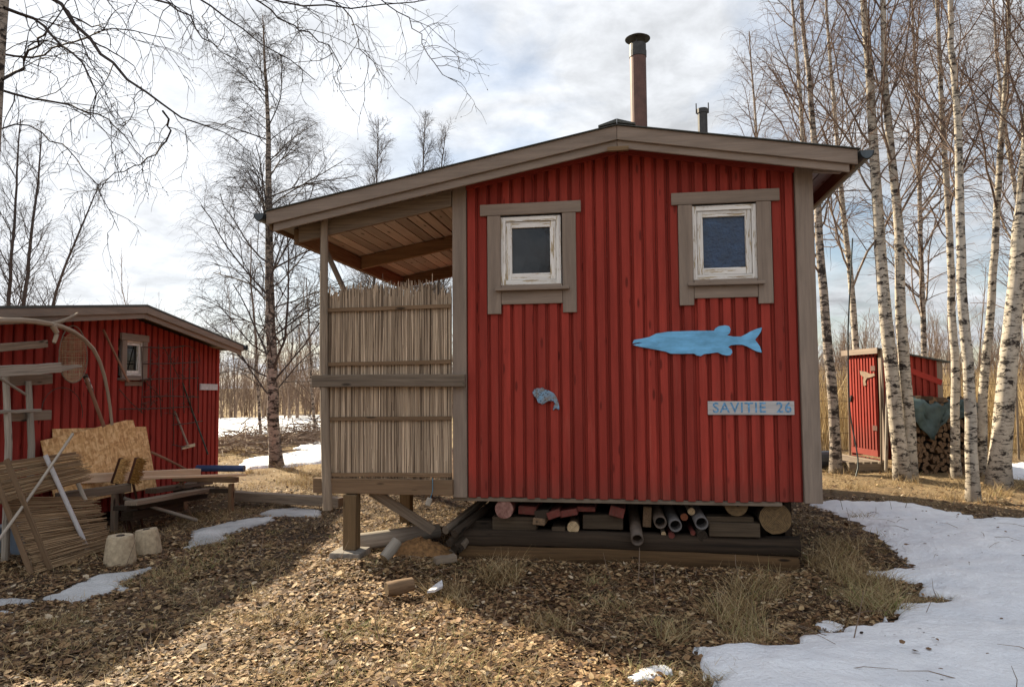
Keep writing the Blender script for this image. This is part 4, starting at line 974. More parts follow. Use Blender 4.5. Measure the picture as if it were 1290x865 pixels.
p = PZ(484, 703, .06); q = p+np.array([.08, .12, .13]); c = MB(); c.tube([p, (p+q)/2, q], [.05, .055, .05], 12, True, capmi=9, jit=.06); tag(c.build('log', BARKD if 0 else PALEGREY, None, 0, True, [ENDPALE]), 'short pale log stub leaning by the rotten wood heap', 'log')
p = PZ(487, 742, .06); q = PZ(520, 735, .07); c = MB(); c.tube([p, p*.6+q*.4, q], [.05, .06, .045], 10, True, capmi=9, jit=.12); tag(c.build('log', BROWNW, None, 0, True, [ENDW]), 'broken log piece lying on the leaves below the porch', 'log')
# rotten wood heap
c = MB(); cen = PZ(530, 700, 0); N1, N2 = 34, 14; V = []; 
for i in range(N2+1):
    for j in range(N1):
        a = 2*pi*j/N1; q = i/N2; rx, ry = .42, .26
        V.append((cen[0]+cos(a)*rx*q, cen[1]+sin(a)*ry*q, .16*(1-q**1.6)+.05*(vnoise(cos(a)*q*6+9, sin(a)*q*6+9, .8, 5)-.5)+.03*random.random()*(1-q)-.02))
Fs = [(i*N1+j, (i+1)*N1+j, (i+1)*N1+(j+1) % N1, i*N1+(j+1) % N1) for i in range(N2) for j in range(N1)]
c.add(V, Fs)
tag(c.build('rotten_stump', ROT), 'crumbling orange rotten wood under the porch corner', 'stump')
c = MB(); p = PZ(540, 708, .05); c.beam(PZ(548, 706, .06), PZ(574, 702, .07), .1, .05, seg=3, wob=.006); tag(c.build('wood_block', GREYW), 'grey block end in front of the slanting poles', 'block')
# rubbish bit and cord
p = PY(545, 600, 6.39); cd_ = thing('hanging_cord', 'blue cord with a small wooden float hanging from the porch beam', 'cord', PY(541, 632, 6.38))
c = MB(); c.tube([PY(545, 602, 6.39), PY(545, 618, 6.385), PY(543, 625, 6.385), PY(541, 629, 6.385)], .003, 5); c.build('cord', CORD, cd_)
c = MB(); q = PY(540, 631, 6.385); c.beam(q-np.array([.01, 0, .04]), q+np.array([.012, .0, .03]), .05, .03, (0, 1, 0)); c.build('float', PALEGREY, cd_, .006)
c = MB(); p = PZ(547, 746, .03); c.prism([p+np.array(v) for v in ((-.05, -.02, 0), (.02, -.06, .02), (.06, .02, .03), (.03, .1, .05), (-.02, .08, .02))], (0.004, 0, .02)); tag(c.build('plastic_scrap', m_plain('white_scrap', (.6, .6, .62), .5)), 'crumpled white plastic scrap on the leaves', 'litter')

# ================================================================== LEFT SHED
SB = np.array([-6.573, 10.751, 0.]); ANG = radians(7.0)
sd = np.array([sin(ANG), -cos(ANG), 0.])         # along the gable wall, towards the camera
sn_ = np.array([cos(ANG), sin(ANG), 0.])         # out of the wall (to the right)
def SW(x, y, off=0.0): return PP(x, y, SB+sn_*off, sn_)
def s_of(p): return float((p-SB)@sd)
pk = SW(183, 386, .3); SR = s_of(pk); SZ = pk[2]; pe = SW(305, 436, .3); SE = s_of(pe); slope = (SZ-pe[2])/(SR-SE)
def shz(s): return SZ-slope*abs(s-SR)
shed = thing('shed', 'low red board shed with grey roof edge at the left', 'shed', SB)
w1 = [SW(x, y) for x, y in ((150, 419), (182, 422), (182, 487), (150, 486))]; wx0, wx1 = s_of(w1[1]), s_of(w1[0]); wz0, wz1 = w1[3][2], w1[0][2]
w = MB(); SL = 4.9
board_wall(w, SB, sd, sn_, 0, SL, .12, lambda s: shz(s)-.10, .15, .10, [(wx0+.08, wx1-.08, wz0+.1, wz1-.07)], jit=.006)
w.build('front_wall', RED2, shed, .003)
w = MB(); board_wall(w, SB, -sn_, -sd, .02, 4, .12, lambda s: shz(0)-.08, .15, .10); w.build('side_wall', RED2, shed)
w = MB(); board_wall(w, SB+sd*SL, -sn_, sd, .02, 4, .12, lambda s: shz(SL)-.08, .15, .10); w.build('side_wall', RED2, shed)
w = MB(); board_wall(w, SB-sn_*4, sd, -sn_, 0, SL, .12, lambda s: shz(s)-.10, .15, .10); w.build('rear_wall', RED2, shed)
def sbox(s0, s1, d0, d1, a, b):
    return [SB+sd*s+sn_*d+np.array([0, 0, shz(s)+z]) for z in (a, b) for (s, d) in ((s0, d1), (s1, d1), (s1, d0), (s0, d0))]
c = MB(); c.hexa(sbox(SE-.03, SR, -4.3, .33, .0, .025)); c.hexa(sbox(SR, SL+.31, -4.3, .33, .0, .025)); sroof = c.build('roof', FELT, shed)
c = MB(); c.hexa(sbox(SE, SR, -4.28, .26, -.04, -.002)); c.hexa(sbox(SR, SL+.30, -4.28, .26, -.04, -.002)); c.build('roof_boards', BROWNW, sroof)
for (a, b) in ((SE, SR-.001), (SR+.001, SL+.30)):
    for (d0, d1, z0, z1) in ((.30, .325, -.085, -.001), (.272, .298, -.15, -.06)):
        c = MB(); V = np.array(sbox(a, b, d0, d1, z0, z1)); c.add(V, [(3, 2, 1, 0), (4, 5, 6, 7), (0, 1, 5, 4), (1, 2, 6, 5), (2, 3, 7, 6), (3, 0, 4, 7)], np.stack([(V-SB)@sd, V[:, 2], (V-SB)@sn_], 1)); c.build('bargeboard', TRIM, sroof, .003)
c = MB(); e0 = SB+sd*(SE-.05)+np.array([0, 0, shz(SE)-.02]); c.ring(e0+sn_*.36, e0-sn_*4.2, .05, .044, 10); c.build('gutter', GUTTER, sroof)
cas = dict(head=(wx0-.02, wx1+.02, wz1-.09, wz1), jamb=(wx0, wx1, .1, wz0+.06), frame=(wx0+.09, wx1-.09, wz0+.13, wz1-.08), fw=.03, sw=.03, sill=(wz0+.10, wx0-.02, wx1+.02), apron=(wz0, wz0+.06))
window(shed, SB, sd, sn_, cas, GLASSL, 'small shed window in pale grey casing')
c = MB(); a = SW(252, 487, .04); b = SW(273.5, 487.5, .04); c.beam(a, b, .02, .095, seg=1); c.build('bracket_board', m_plain('white_grey_board', (.52, .53, .56), .6), shed)

def pole(name, pts, r, mat, label, cat, n=8, jit=.03, group=None, smooth=True, end=None):
    c = MB(); P = spline(pts, max(len(pts)*4, 4)) if len(pts) > 2 else np.array(pts, float)
    R = np.linspace(r[0], r[1], len(P)) if isinstance(r, tuple) else r
    c.tube(P, R, n, True, jit=jit); return tag(c.build(name, mat, None, 0, smooth), label, cat, group)
pole('pole', [SW(130, 415, .06), SW(162, 481, .2)], .014, POLEW, 'brown pole leaning across the shed wall beside its window', 'pole')
pole('pole', [SW(230, 482, .05), SW(243, 520, .07), SW(262, 572, .3)], .012, m_plain('dark_green_pole_paint', (.04, .06, .045), .6), 'dark green pole leaning on the far end of the shed wall', 'pole')
hoe = thing('hoe', 'pale handled hoe hanging head down on the shed wall', 'hoe', SW(238, 563, .08))
c = MB(); c.tube([SW(220, 518, .05), SW(237, 561, .1)], .014, 8); c.build('handle', PALEGREY, hoe)
c = MB(); c.beam(SW(229, 564, .1), SW(245, 560, .1), .02, .045, (0, 0, 1)); c.build('blade', GALV, hoe)
# driftwood branch on the wall
c = MB()
def dtube(px, off, r0, r1):
    P = spline([SW(x, y, off) for x, y in px], 14); c.tube(P, np.linspace(r0, r1, 14), 9, True, jit=.10)
dtube([(-14, 404), (4, 404), (30, 402), (64, 408), (90, 413), (112, 430), (127, 448), (132, 475), (139, 505), (141, 535)], .45, .030, .015)
dtube([(64, 408), (80, 404), (98, 395)], .44, .022, .014); dtube([(66, 409), (72, 420), (68, 432)], .46, .03, .018)
tag(c.build('driftwood_branch', DRIFT, None, 0, True), 'forked curving driftwood branch propped before the shed wall', 'branch')
# landing net
net = thing('landing_net', 'round tan landing net hung on the shed wall with striped handle grip', 'net', SW(120, 535, .15))
hp = [SW(92+18*cos(a), 452+(30 if sin(a) > 0 else 42)*sin(a), .22) for a in np.linspace(0, 2*pi, 25)]
c = MB(); c.tube(hp, .006, 6, False); c.build('hoop', GREYW, net)
c = MB()
for i in range(24):
    t = i/23; x0 = 75+34*t
    hh = 30*sqrt(max(0, 1-((x0-92)/18)**2))
    c.tube([SW(x0, 452-hh*1.1, .22), SW(x0+random.uniform(-1, 1), 455, .16), SW(92+(x0-92)*.9, 452+hh, .22)], .0035, 3, False)
for i in range(26):
    y0 = 424+56*i/25; q = (y0-452)/(30 if y0 > 452 else 42); hw = 18*sqrt(max(0, 1-q*q))
    c.tube([SW(92-hw, y0, .22), SW(92, y0+random.uniform(-1, 3), .15), SW(92+hw, y0, .22)], .0035, 3, False)
c.build('netting', NETM, net)
c = MB(); c.tube([SW(107, 472, .22), SW(131, 537, .3)], .020, 10); c.build('handle', POLEW, net)
for i in range(5):
    a = SW(107+i*1.6, 472+i*4.2, .22); b = SW(107+(i+1)*1.6, 472+(i+1)*4.2, .22); c = MB(); c.tube([a, b], .026, 10); c.build('grip_band', BLACKT if i % 2 == 0 else WHITET, net)
# wire trap frame on the wall
wt = thing('wire_trap', 'rusty wire fish trap hanging on the shed wall right of its window', 'trap', SW(200, 560, .1))
c = MB()
for (x0, y0, x1, y1) in ((178, 437, 178, 520), (200, 434, 203, 525), (230, 435, 232, 520), (190, 436, 190, 505), (215, 436, 214, 522), (240, 444, 241, 520), (248, 452, 250, 520), (178, 437, 232, 436), (180, 458, 250, 456), (176, 478, 250, 476), (180, 500, 250, 500), (150, 515, 240, 512), (205, 434, 225, 475), (182, 480, 205, 505), (150, 490, 180, 520), (217, 475, 219, 560), (217, 560, 240, 562), (217, 535, 255, 530)):
    c.tube([SW(x0, y0, .10), SW((x0+x1)/2+random.uniform(-2, 2), (y0+y1)/2+random.uniform(-2, 2), .14), SW(x1, y1, .1)], .007, 4, False)
c.tube([SW(232+20*cos(a), 455-20*sin(a), .14) for a in np.linspace(0, pi, 14)], .005, 4, False)
for i in range(48): 
    x0 = random.uniform(176, 245); y0 = random.uniform(440, 520); c.tube([SW(x0, y0, .1), SW(x0+random.uniform(-14, 14), y0+random.uniform(-10, 14), .13)], .004, 3, False)
c.build('wires', WIRE, wt)
c = MB(); c.tube([SW(78+26*cos(a), 520-32*sin(a), .16) for a in np.linspace(-.2, pi+.2, 18)], .005, 4, False); tag(c.build('wire_hoop', WIRE), 'thin rusty wire hoop below the landing net', 'hoop')
# weathered rack at left
rk = thing('drying_rack', 'weathered grey wooden rack of rails standing before the shed at the left edge', 'rack', SW(20, 600, 1.0)*np.array([1, 1, 0]))
OFF = .28
def rail(x0, y0, x1, y1, h, mat, off, nm='rail', wd=.045, taper=1.):
    c = MB(); c.beam(SW(x0, y0, off), SW(x1, y1, off), wd, h, (0, 0, 1), seg=6, wob=.004, taper=taper); c.build(nm, mat, rk, .004)
rail(-14, 438.6, 58, 433, .075, GREYW, .2); rail(-14, 468.5, 75, 463, .10, PALEGREY, OFF+.1); rail(72, 464, 103, 461, .07, PALEGREY, OFF+.1, 'rail', .03, .35)
rail(8, 480, 64, 477, .10, GREYW, OFF-.06); rail(8, 524, 63, 522.5, .10, GREYW, OFF-.06); rail(-14, 519, 50, 517, .03, PALEGREY, OFF+.02)
for (x, yt, yb) in ((7, 472, 640), (36, 480, 640)):
    c = MB(); a = SW(x, yt, OFF); b = SW(x+2, yb, OFF); c.tube([a, (a+b)/2+sn_*.02, np.array([b[0], b[1], -.05])], [.028, .03, .034], 9, True, jit=.08); c.build('post', PALEGREY, rk)
c = MB(); c.tube([SW(-10, 470, OFF+.12), SW(33, 497, OFF+.1)], .012, 6); c.build('strut', PALEGREY, rk)
# OSB sheets
def sheet(name, pts, n, th, mat, label, cat):
    c = MB(); P = [np.array(p, float) for p in pts]; nn = np.cross(P[1]-P[0], P[2]-P[0]); nn /= np.linalg.norm(nn)
    if nn@(CAM-P[0]) < 0: nn = -nn
    c.prism(P, -nn*th); o_ = np.array(P[0]); ux = (P[1]-P[0])/np.linalg.norm(P[1]-P[0]); uy = np.cross(nn, ux)
    V = c.v[-1]; c.g[-1] = np.stack([(V-o_)@ux, (V-o_)@uy, (V-o_)@nn], 1)
    return tag(c.build(name, mat, None, 0), label, cat)
PB = SW(67, 540, .28); 
sheet('strand_board', [SW(67, 540, .05), SW(184, 537, .05), SW(198, 617, .28), SW(70, 622, .2)], 0, .012, OSB, 'rear rectangular strand board sheet leaning on the shed', 'board sheet')
sheet('strand_board', [SW(52, 555, .12), SW(160, 529, .12), SW(168, 529, .12), SW(172, 545, .15), SW(196, 613, .34), SW(72, 640, .27)], 0, .012, OSB, 'front strand board sheet with slanting top edge', 'board sheet')
# trestles with planks
def trestle(label, a, b, hz, legs, mat, th_=.09):
    """a,b ends of the top beam"""
    t = thing('trestle', label, 'trestle', (a[0], a[1], 0)); c = MB(); c.beam(a, b, .08, th_, (0, 0, 1), seg=4, wob=.004); c.build('top_beam', mat, t, .005)
    for (p, q) in legs:
        c = MB(); c.beam(p, q, .07, .05, (1, 0, 0)); c.build('leg', mat, t, .004)
    return t
bA = PZ(143, 672, 0); bx = PZ(291, 645, 0)
zA = PY(143, 613, bA[1])[2]; zB = PY(293, 602, bx[1])[2]
a0 = SW(72, 613, .38); a1 = PY(163, 611, bA[1]); a0 = np.array([a0[0], a0[1], zA]); a1 = np.array([a1[0], a1[1], zA])
trestle('near grey trestle carrying planks beside the concrete blocks', a0, a1, zA, [((a1[0]-.17, a1[1]+.0, zA-.05), (bA[0], bA[1], -.03)), ((a1[0]-.17, a1[1]+.06, zA-.05), (bA[0]-.1, bA[1]+.45, -.03)), ((a0[0]+.15, a0[1], zA-.05), (a0[0]+.1, a0[1]-.2, -.03)), ((a0[0]+.15, a0[1]+.06, zA-.05), (a0[0]+.1, a0[1]+.4, -.03))], GREYW)
b0 = PY(225, 603, bx[1]); b1 = PY(299, 602, bx[1]); b0 = np.array([b0[0]-.1, b0[1]+.05, zB-.02]); b1 = np.array([b1[0], b1[1], zB-.02])
tb = trestle('far dark trestle at the shed corner under the plank ends', b0, b1, zB, [((bx[0], bx[1], zB-.07), (bx[0], bx[1], -.03)), ((b0[0]+.1, b0[1], zB-.07), (b0[0]+.1, b0[1]+.1, -.03))], BROWNW, .07)
c = MB(); c.beam((b0[0], b0[1], .26), (bx[0], bx[1], .27), .03, .05); c.build('stretcher', DARKW, tb)
zp = zA+.05
pa = PY(100, 604, bA[1]-.15); pa = np.array([pa[0], pa[1], zp+.055]); pbp = PY(250, 597, bx[1]-.15); pb_ = np.array([pbp[0], pbp[1], zB+.085])
c = MB(); c.beam(pa, pb_, .10, .10, (0, 0, 1)); tag(c.build('plank', FRESH, None, .004), 'thick fresh pale plank lying across the two trestles', 'plank')
e = PY(308, 585, bx[1]+.0); off_ = np.array([.09, -.06, 0])
c = MB(); c.beam(pa+off_*1.3+np.array([.3, .4, -.03]), np.array([e[0], e[1], zB+.045]), .10, .025, (0, 0, 1)); tag(c.build('plank', FRESH, None, .002), 'thin fresh board reaching past the far trestle', 'plank')
t0_ = PY(248, 587, bx[1]+.08); t1_ = PY(308, 581, bx[1]+.12); c = MB(); c.tube([np.array([t0_[0], t0_[1], zB+.11]), np.array([t1_[0], t1_[1], zB+.11])], .042, 14); tag(c.build('tube', BLUETUBE, None, 0), 'dark blue plastic tube on the end of the planks', 'tube')
c = MB(); c.box((b1[0]-.16, b1[1]-.02, zB+.02), (b1[0]-.08, b1[1]+.05, zB+.05)); tag(c.build('wedge', YELLOW), 'small yellow wedge on the far trestle', 'wedge')
# lumber pile under the trestles
for i, (x0, y0, x1, y1, h, off, lab, mt) in enumerate(((165, 634, 265, 616, .05, .9, 'long grey board on the lumber pile under the trestles', GREYW), (150, 640, 255, 625, .05, .8, 'dark board below the long grey one', DARKW), (160, 650, 225, 635, .10, .7, 'darkest board at the bottom of the lumber pile', DARKW), (190, 618, 262, 607, .06, .5, 'grey board against the shed foot', GREYW))):
    c = MB(); p = SW(x0, y0, off); q = SW(x1, y1, off); c.beam(p, q, .14, h, seg=4, wob=.004); tag(c.build('plank', mt, None, .004), lab, 'plank')
p = PZ(152, 622, .42); pole('pole', [PZ(155, 627, .38), PZ(248, 655, .03)], .020, PALEGREY, 'pale round pole sloping from the trestle to the ground', 'pole')
pole('pole', [SW(190, 569, .3), SW(216, 581, .5), SW(258, 604, .55)], .016, POLEW, 'thin brown pole slanting behind the planks', 'pole')
# brooms standing head up
def broom(px, pbase, tilt, br, label):
    Yb = bA[1]-.02; top = PY(px, 606, Yb-.02); foot = PZ(pbase[0], pbase[1], 0)
    t = thing('broom', label, 'broom', (foot[0], foot[1], 0))
    c = MB(); c.tube([foot, top], .014, 8); c.build('handle', BROOMW, t)
    ax = np.array([sin(tilt), 0, cos(tilt)]); base = PY(px-3, 606, Yb-.02); c = MB(); sidev = np.array([cos(tilt), 0, -sin(tilt)])
    c.beam(base-ax*.02, base+ax*.27, .06, .03, sidev); c.build('head', BROOMW, t, .005)
    c = MB()
    for i in range(26):
        for j in range(5):
            q = base+ax*(.0+.265*i/25)+sidev*.015+np.array([0, (j-2)*.011, 0]); c.tube([q, q+sidev*.05+ax*random.uniform(-.01, .02), q+sidev*random.uniform(.07, .11)+ax*random.uniform(-.02, .035)+np.array([0, random.uniform(-.02, .02), 0])], [.0055, .0045, .0022], 4, False)
    c.build('bristles', br, t)
broom(146, (166, 668), .34, BRISTLE, 'left broom with pale tan bristles standing head up by the trestle')
broom(167, (180, 664), .30, BRISTLE2, 'right broom with ochre bristles standing head up by the trestle')
pole('pole', [PY(152, 622, bA[1]+.05), PZ(158, 671, 0)], .013, BROOMW, 'left of the two dark sticks leaning at the near trestle', 'pole')
pole('pole', [PY(156, 622, bA[1]+.1), PZ(163, 669, 0)], .013, BROOMW, 'right of the two dark sticks leaning at the near trestle', 'pole')
# concrete blocks
for (px, py, r, h, lab) in ((151, 708, .135, .245, 'left conical concrete block with a dark hole on top'), (187, 697, .12, .235, 'right tilted conical concrete block beside the snow strip')):
    p = PZ(px, py, 0); rx = r
    t = thing('concrete_block', lab, 'block', (p[0], p[1], 0))
    c = MB(); c.lathe((p[0], p[1], 0), [(rx*.98, -.03), (rx, 0.02), (rx*.93, h*.6), (rx*.84, h-.02), (rx*.78, h), (rx*.3, h-.003), (rx*.27, h-.05)], 24, jit=.02); o_ = c.build('body', CONC, t, 0, False)
    c = MB(); c.lathe((p[0], p[1], 0), [(rx*.25, h-.045), (rx*.25, h+.004)], 12); c.build('hole_shade_disc', STEEL, t)  # dark disc stands in for the shade inside the top hole
    if 'tilted' in lab: t.rotation_euler = (0, radians(-7), 0)
# reed mats leaning at left
def mat_panel(label, corners, n, mt, Yoff=0.0):
    """corners: tl,tr,br,bl world points; reeds run from left to right"""
    t = thing('reed_mat', label, 'reed mat', corners[3]*np.array([1, 1, 0])); tl, tr, br, bl = corners; nn = np.cross(tr-tl, bl-tl); nn /= np.linalg.norm(nn)
    c = MB()
    for i in range(n):
        v = (i+random.uniform(-.5, .5))/n; L = tl+(bl-tl)*v; Rr = tr+(br-tr)*v; u0 = random.uniform(-.03, .05); u1 = 1+random.gauss(0, .035)
        if random.random() < .1: u1 -= random.uniform(.1, .4)
        m1 = L+(Rr-L)*u0+nn*random.uniform(-.008, .008); m2 = L+(Rr-L)*u1+nn*random.uniform(-.01, .01)+np.array([0, 0, random.gauss(0, .012)]); r_ = random.uniform(.0025, .005)
        c.tube([m1, (m1+m2)/2+nn*random.uniform(-.006, .006)+np.array([0, 0, random.gauss(0, .004)]), m2], [r_, r_, r_*.7], 4, False, rv=random.random()**1.2)
    c.build('reeds', mt, t); return t, nn
def gpt(x, y, z): return PZ(x, y, z)
Ym = PZ(50, 722, 0)[1]
mA = [PY(-30, 588, 5.45), PY(96, 572, 6.38), PY(112, 604, 6.4), PY(-30, 643, 5.3)]
tA, nA = mat_panel('upper reed mat with loose reed ends lying over the trestle', mA, 150, REEDW)
c = MB(); c.beam(mA[0], mA[1]+np.array([0, -.01, .012]), .02, .025); c.build('lath', BROWNW, tA)
mB = [PY(3, 626, 5.72), PY(118, 626, 6.62), PZ(143, 690, .03), PZ(44, 722, .02)]
tB, nB = mat_panel('lower reed mat panel leaning with its foot on the leaves', mB, 210, REEDW)
for (a, b, m_, rr) in (((8, 578), (67, 716), BROWNW, .045), ((-4, 606), (43, 722), BROWNW, .045)):
    p = PY(*a, 5.56 if a[0] > 0 else 5.5); q = PZ(*b, .02)+np.array([0, -.03, 0]); c = MB(); c.beam(p, q, .045, .02, (0, -1, .3)); c.build('lath', m_, tB, .002)
pole('pole', [PY(57, 573, 5.98), PZ(113, 697, .02)], .021, m_plain('grey_white_tube_paint', (.5, .49, .5), .45, .2, 8), 'pale metal tube leaning on the lower reed mat', 'pole', jit=0)
pole('pole', [PY(92, 546, 6.2), PY(45, 615, 5.78), PY(-6, 686, 5.2)], .013, PALEGREY, 'thin crooked stick crossing the reed mats', 'pole')
pole('pole', [PY(97, 606, 6.5), PY(108, 631, 6.5)], .021, PALEGREY, 'short pale batten behind the lower reed mat', 'pole')
# plastic crate
cr_ = PZ(-4, 702, 0); cb = thing('plastic_crate', 'grey blue plastic crate at the left edge behind the reed mats', 'crate', (cr_[0], cr_[1]+.2, 0))
c = MB(); x0, y0 = cr_[0]-.35, cr_[1]+.05
for (lo, hi) in (((x0, y0, 0), (x0+.6, y0+.02, .26)), ((x0, y0+.38, 0), (x0+.6, y0+.4, .26)), ((x0, y0+.021, 0), (x0+.02, y0+.379, .26)), ((x0+.58, y0+.021, 0), (x0+.6, y0+.379, .26)), ((x0+.021, y0+.021, .01), (x0+.579, y0+.379, .03))): c.box(lo, hi)
c.build('body', CRATE, cb, .004); c = MB()
for (lo, hi) in (((x0-.02, y0-.02, .262), (x0+.62, y0+.42, .30)),): c.box(lo, hi)
c.build('lid', m_plain('pale_plastic', (.3, .34, .38), .5), cb, .01)
# long timber from shed to porch
p = PZ(296, 624, .1); q = PZ(430, 632, .1); c = MB(); c.beam(p, q, .14, .12, seg=5, wob=.006); tag(c.build('timber', GREYW, None, .006), 'long grey timber lying between the shed and the porch', 'timber')

# ================================================================== OUTHOUSE
A = PZ(1073, 572, .22); B = PZ(1113, 579, .22)
od = (A-B); od[2] = 0; W1 = np.linalg.norm(od); od /= W1           # from near corner to far corner along the door wall
on = np.array([od[1], -od[0], 0.]);                              # right-hand side
if on[0] < 0: on = -on
oz0 = .22; topB = PP(1117, 438, B, on)[2]; B[2] = 0; A[2] = 0
oh = thing('outhouse', 'narrow red outhouse with bird ornament on its door', 'outhouse', (B[0], B[1], 0))
W2 = 1.12; zf_ = topB; zr_ = topB-.22
w = MB(); board_wall(w, B, od, -on, 0, W1, oz0, lambda s: zf_-.02, .13, .07, [(.08, W1-.06, oz0-.1, zf_-.12)]); w.build('front_wall', RED, oh)
w = MB(); board_wall(w, B, on, -od, 0, W2, oz0, lambda s: zf_-.02-.22*s/W2, .13, .075); w.build('side_wall', RED, oh, .002)
w = MB(); board_wall(w, B+od*W1, on, od, 0, W2, oz0, lambda s: zf_-.02-.22*s/W2, .13, .075); w.build('side_wall', RED, oh)
w = MB(); board_wall(w, B+on*W2, od, on, 0, W1, oz0, lambda s: zr_-.02, .13, .075); w.build('rear_wall', RED, oh)
def OP(s, d, z): return B+od*s-on*d+np.array([0, 0, z])
c = MB()
ds0, ds1, dz0, dz1 = .09, W1-.07, oz0+.04, zf_-.13
nb = 9; bw = (ds1-ds0)/nb
for i in range(nb):
    c.beam(OP(ds0+bw*(i+.5), .012, dz0), OP(ds0+bw*(i+.5), .012, dz1), bw-.003, .02, -on); c.beam(OP(ds0+bw*(i+.5), .032, dz0+.12), OP(ds0+bw*(i+.5), .032, dz1-.03), bw*.55, .02, -on)
c.beam(OP(ds0, .034, dz0+.06), OP(ds1, .034, dz0+.06), .024, .11)
door = c.build('door', RED, oh, .002)
zm = PP(1081, 502, B, on)[2]
c = MB(); c.beam(OP(ds1-.06, .06, zm-.06), OP(ds1-.1, .06, zm+.06), .03, .03, -on); c.build('handle', STEEL, door)
for z in (zf_-.35, oz0+.55):
    c = MB(); c.beam(OP(ds0-.02, .052, z), OP(ds0+.12, .052, z), .006, .09); c.build('hinge', RUST, door)
bp = [(1083, 467), (1090, 468), (1096, 471), (1101, 470), (1102, 473), (1097, 475), (1092, 476), (1090, 480), (1091, 485), (1088, 486), (1087, 480), (1088, 475), (1084, 472)]
c = MB(); c.prism([PP(x, y, B-on*.06, on) for x, y in bp], on*.012); c.build('bird_ornament', m_plain('pale_bird_paint', lin(128, 108, 88), .8), door)
c = MB(); c.beam(OP(-.05, .02, oz0), OP(-.05, .02, zf_-.02), .10, .03, -on); c.build('corner_board', TRIM, oh, .003)
c = MB(); c.beam(OP(-.02, -W2+.03, oz0), OP(-.02, -W2+.03, zr_-.01), .03, .10, -on); c.build('corner_board', TRIM, oh, .003)
c = MB(); c.hexa([OP(-.10, .09, zf_-.015), OP(W1+.06, .09, zf_-.015), OP(W1+.06, -W2-.15, zr_-.045), OP(-.10, -W2-.15, zr_-.045), OP(-.10, .09, zf_+.01), OP(W1+.06, .09, zf_+.01), OP(W1+.06, -W2-.15, zr_-.02), OP(-.10, -W2-.15, zr_-.02)], axis=0); ro = c.build('roof', FELT, oh)
c = MB(); c.beam(OP(-.10, .10, zf_-.04), OP(W1+.06, .10, zf_-.04), .02, .10); c.build('fascia', TRIM, ro)
c = MB(); c.beam(OP(-.03, -.02, zf_-.2), OP(-.03, -W2, zf_-.62), .02, .10, (0, 0, 1)); c.build('diagonal_board', RED2, oh, .002)
pl = thing('pallet_platform', 'grey plank platform in front of the outhouse door', 'platform', OP(W1*.6, .5, 0))
for (z, h) in ((.185, .03), (.03, .03)):
    for d in (.08, .22, .36, .5, .64):
        c = MB(); c.beam(OP(-.1, d, z), OP(W1+.9, d, z), .11, h); c.build('slat', GREYW, pl, .003)
for s in (-.08, .6, 1.3, W1+.85):
    c = MB(); c.beam(OP(s, .0, .108), OP(s, .7, .108), .08, .12); c.build('bearer', GREYW, pl, .003)
c = MB(); c.beam(OP(-.0, -.0, .1), OP(W1, -.0, .1), .1, .22); c.beam(OP(0, -W2, .1), OP(W1, -W2, .1), .1, .22); c.build('base_beam', DARKW, oh)
# firewood
lm = MB(); 
lm.prism([(cos(a)*.045*random.uniform(.85, 1.1), 0, sin(a)*.045*random.uniform(.85, 1.1)) for a in (0.2, 1.0, 1.9, 2.9, 4.0, 5.2)], (0, .33, 0)); lm.mi[0] = 1
FWEND = m_end('weathered_firewood_end', lin(70, 52, 38), lin(140, 112, 84)); lg = lm.build('firewood_log', DARKW, None, 0, False, [FWEND]); first = True
lm2 = MB(); lm2.prism([(-.046, 0, -.037), (.048, 0, -.041), (.017, 0, .049)], (0, .33, 0)); lm2.mi[0] = 1; lg2 = lm2.build('firewood_log', BROWNW, None, 0, False, [FWEND])
rotz = atan2(on[1], on[0])
protos = [lg, lg2]; used = [False, False]; cnt = 0
for r_ in range(17):
    for q in range(15):
        if r_ == 16 and q % 3: continue
        pr = random.randrange(2); o_ = protos[pr] if not used[pr] else protos[pr].copy()
        if used[pr]: COL.objects.link(o_)
        used[pr] = True
        o_.location = Vector(OP(-.36, -(.10+q*.081+(r_ % 2)*.04), -.01+r_*.081+random.uniform(-.01, .01)))
        o_.location -= Vector(od)*random.uniform(0, .04)
        o_.rotation_euler = (0, random.uniform(0, 6.28), rotz+random.uniform(-.06, .06))
        tag(o_, 'cut end of a firewood log in the stack below the green tarp', 'firewood', 'firewood logs stacked against the outhouse'); cnt += 1
# tarp
N1, N2 = 26, 14; V = []
for i in range(N1):
    for j in range(N2):
        s = i/(N1-1)*1.36-.02; t = j/(N2-1); zt = 1.25+.04*sin(s*7)-.04*s
        hang = (.36+.17*sin(s*5.2-.6)+.08*sin(s*13+1))
        if t < .2: p = OP(-.44-.14*t/.2, -s, zt+.05-.2*t+.02*sin(s*23))
        else: p = OP(-.63-.035*sin(s*21+t*4), -s-.03*sin(t*9+s*4), zt-.0-hang*(t-.2)/.8)
        V.append(p+np.array([0, 0, .02*sin(s*30+t*8)])+RNG.normal(0, .008, 3))
Fs = [(i*N2+j, (i+1)*N2+j, (i+1)*N2+j+1, i*N2+j+1) for i in range(N1-1) for j in range(N2-1)]
c = MB(); c.add(V, Fs); tp = c.build('tarp', TARP, None, 0, True); so = tp.modifiers.new('thick', 'SOLIDIFY'); so.thickness = .006; tag(tp, 'crumpled dark green tarp draped over the firewood stack', 'tarp')
pole('post', [OP(-.62, -.04, -.02), OP(-.62, -.02, 1.55)], .028, PALEGREY, 'grey stake at the left end of the firewood stack', 'post')
pole('pole', [OP(-.12, .12, 0), OP(-.05, .02, 1.8)], .018, GREYW, 'long pole leaning at the outhouse corner', 'pole')
pole('pole', [OP(-.25, .12, 0), OP(-.12, -.05, 1.5)], .03, PALEGREY, 'short pale board leaning at the outhouse corner', 'pole')
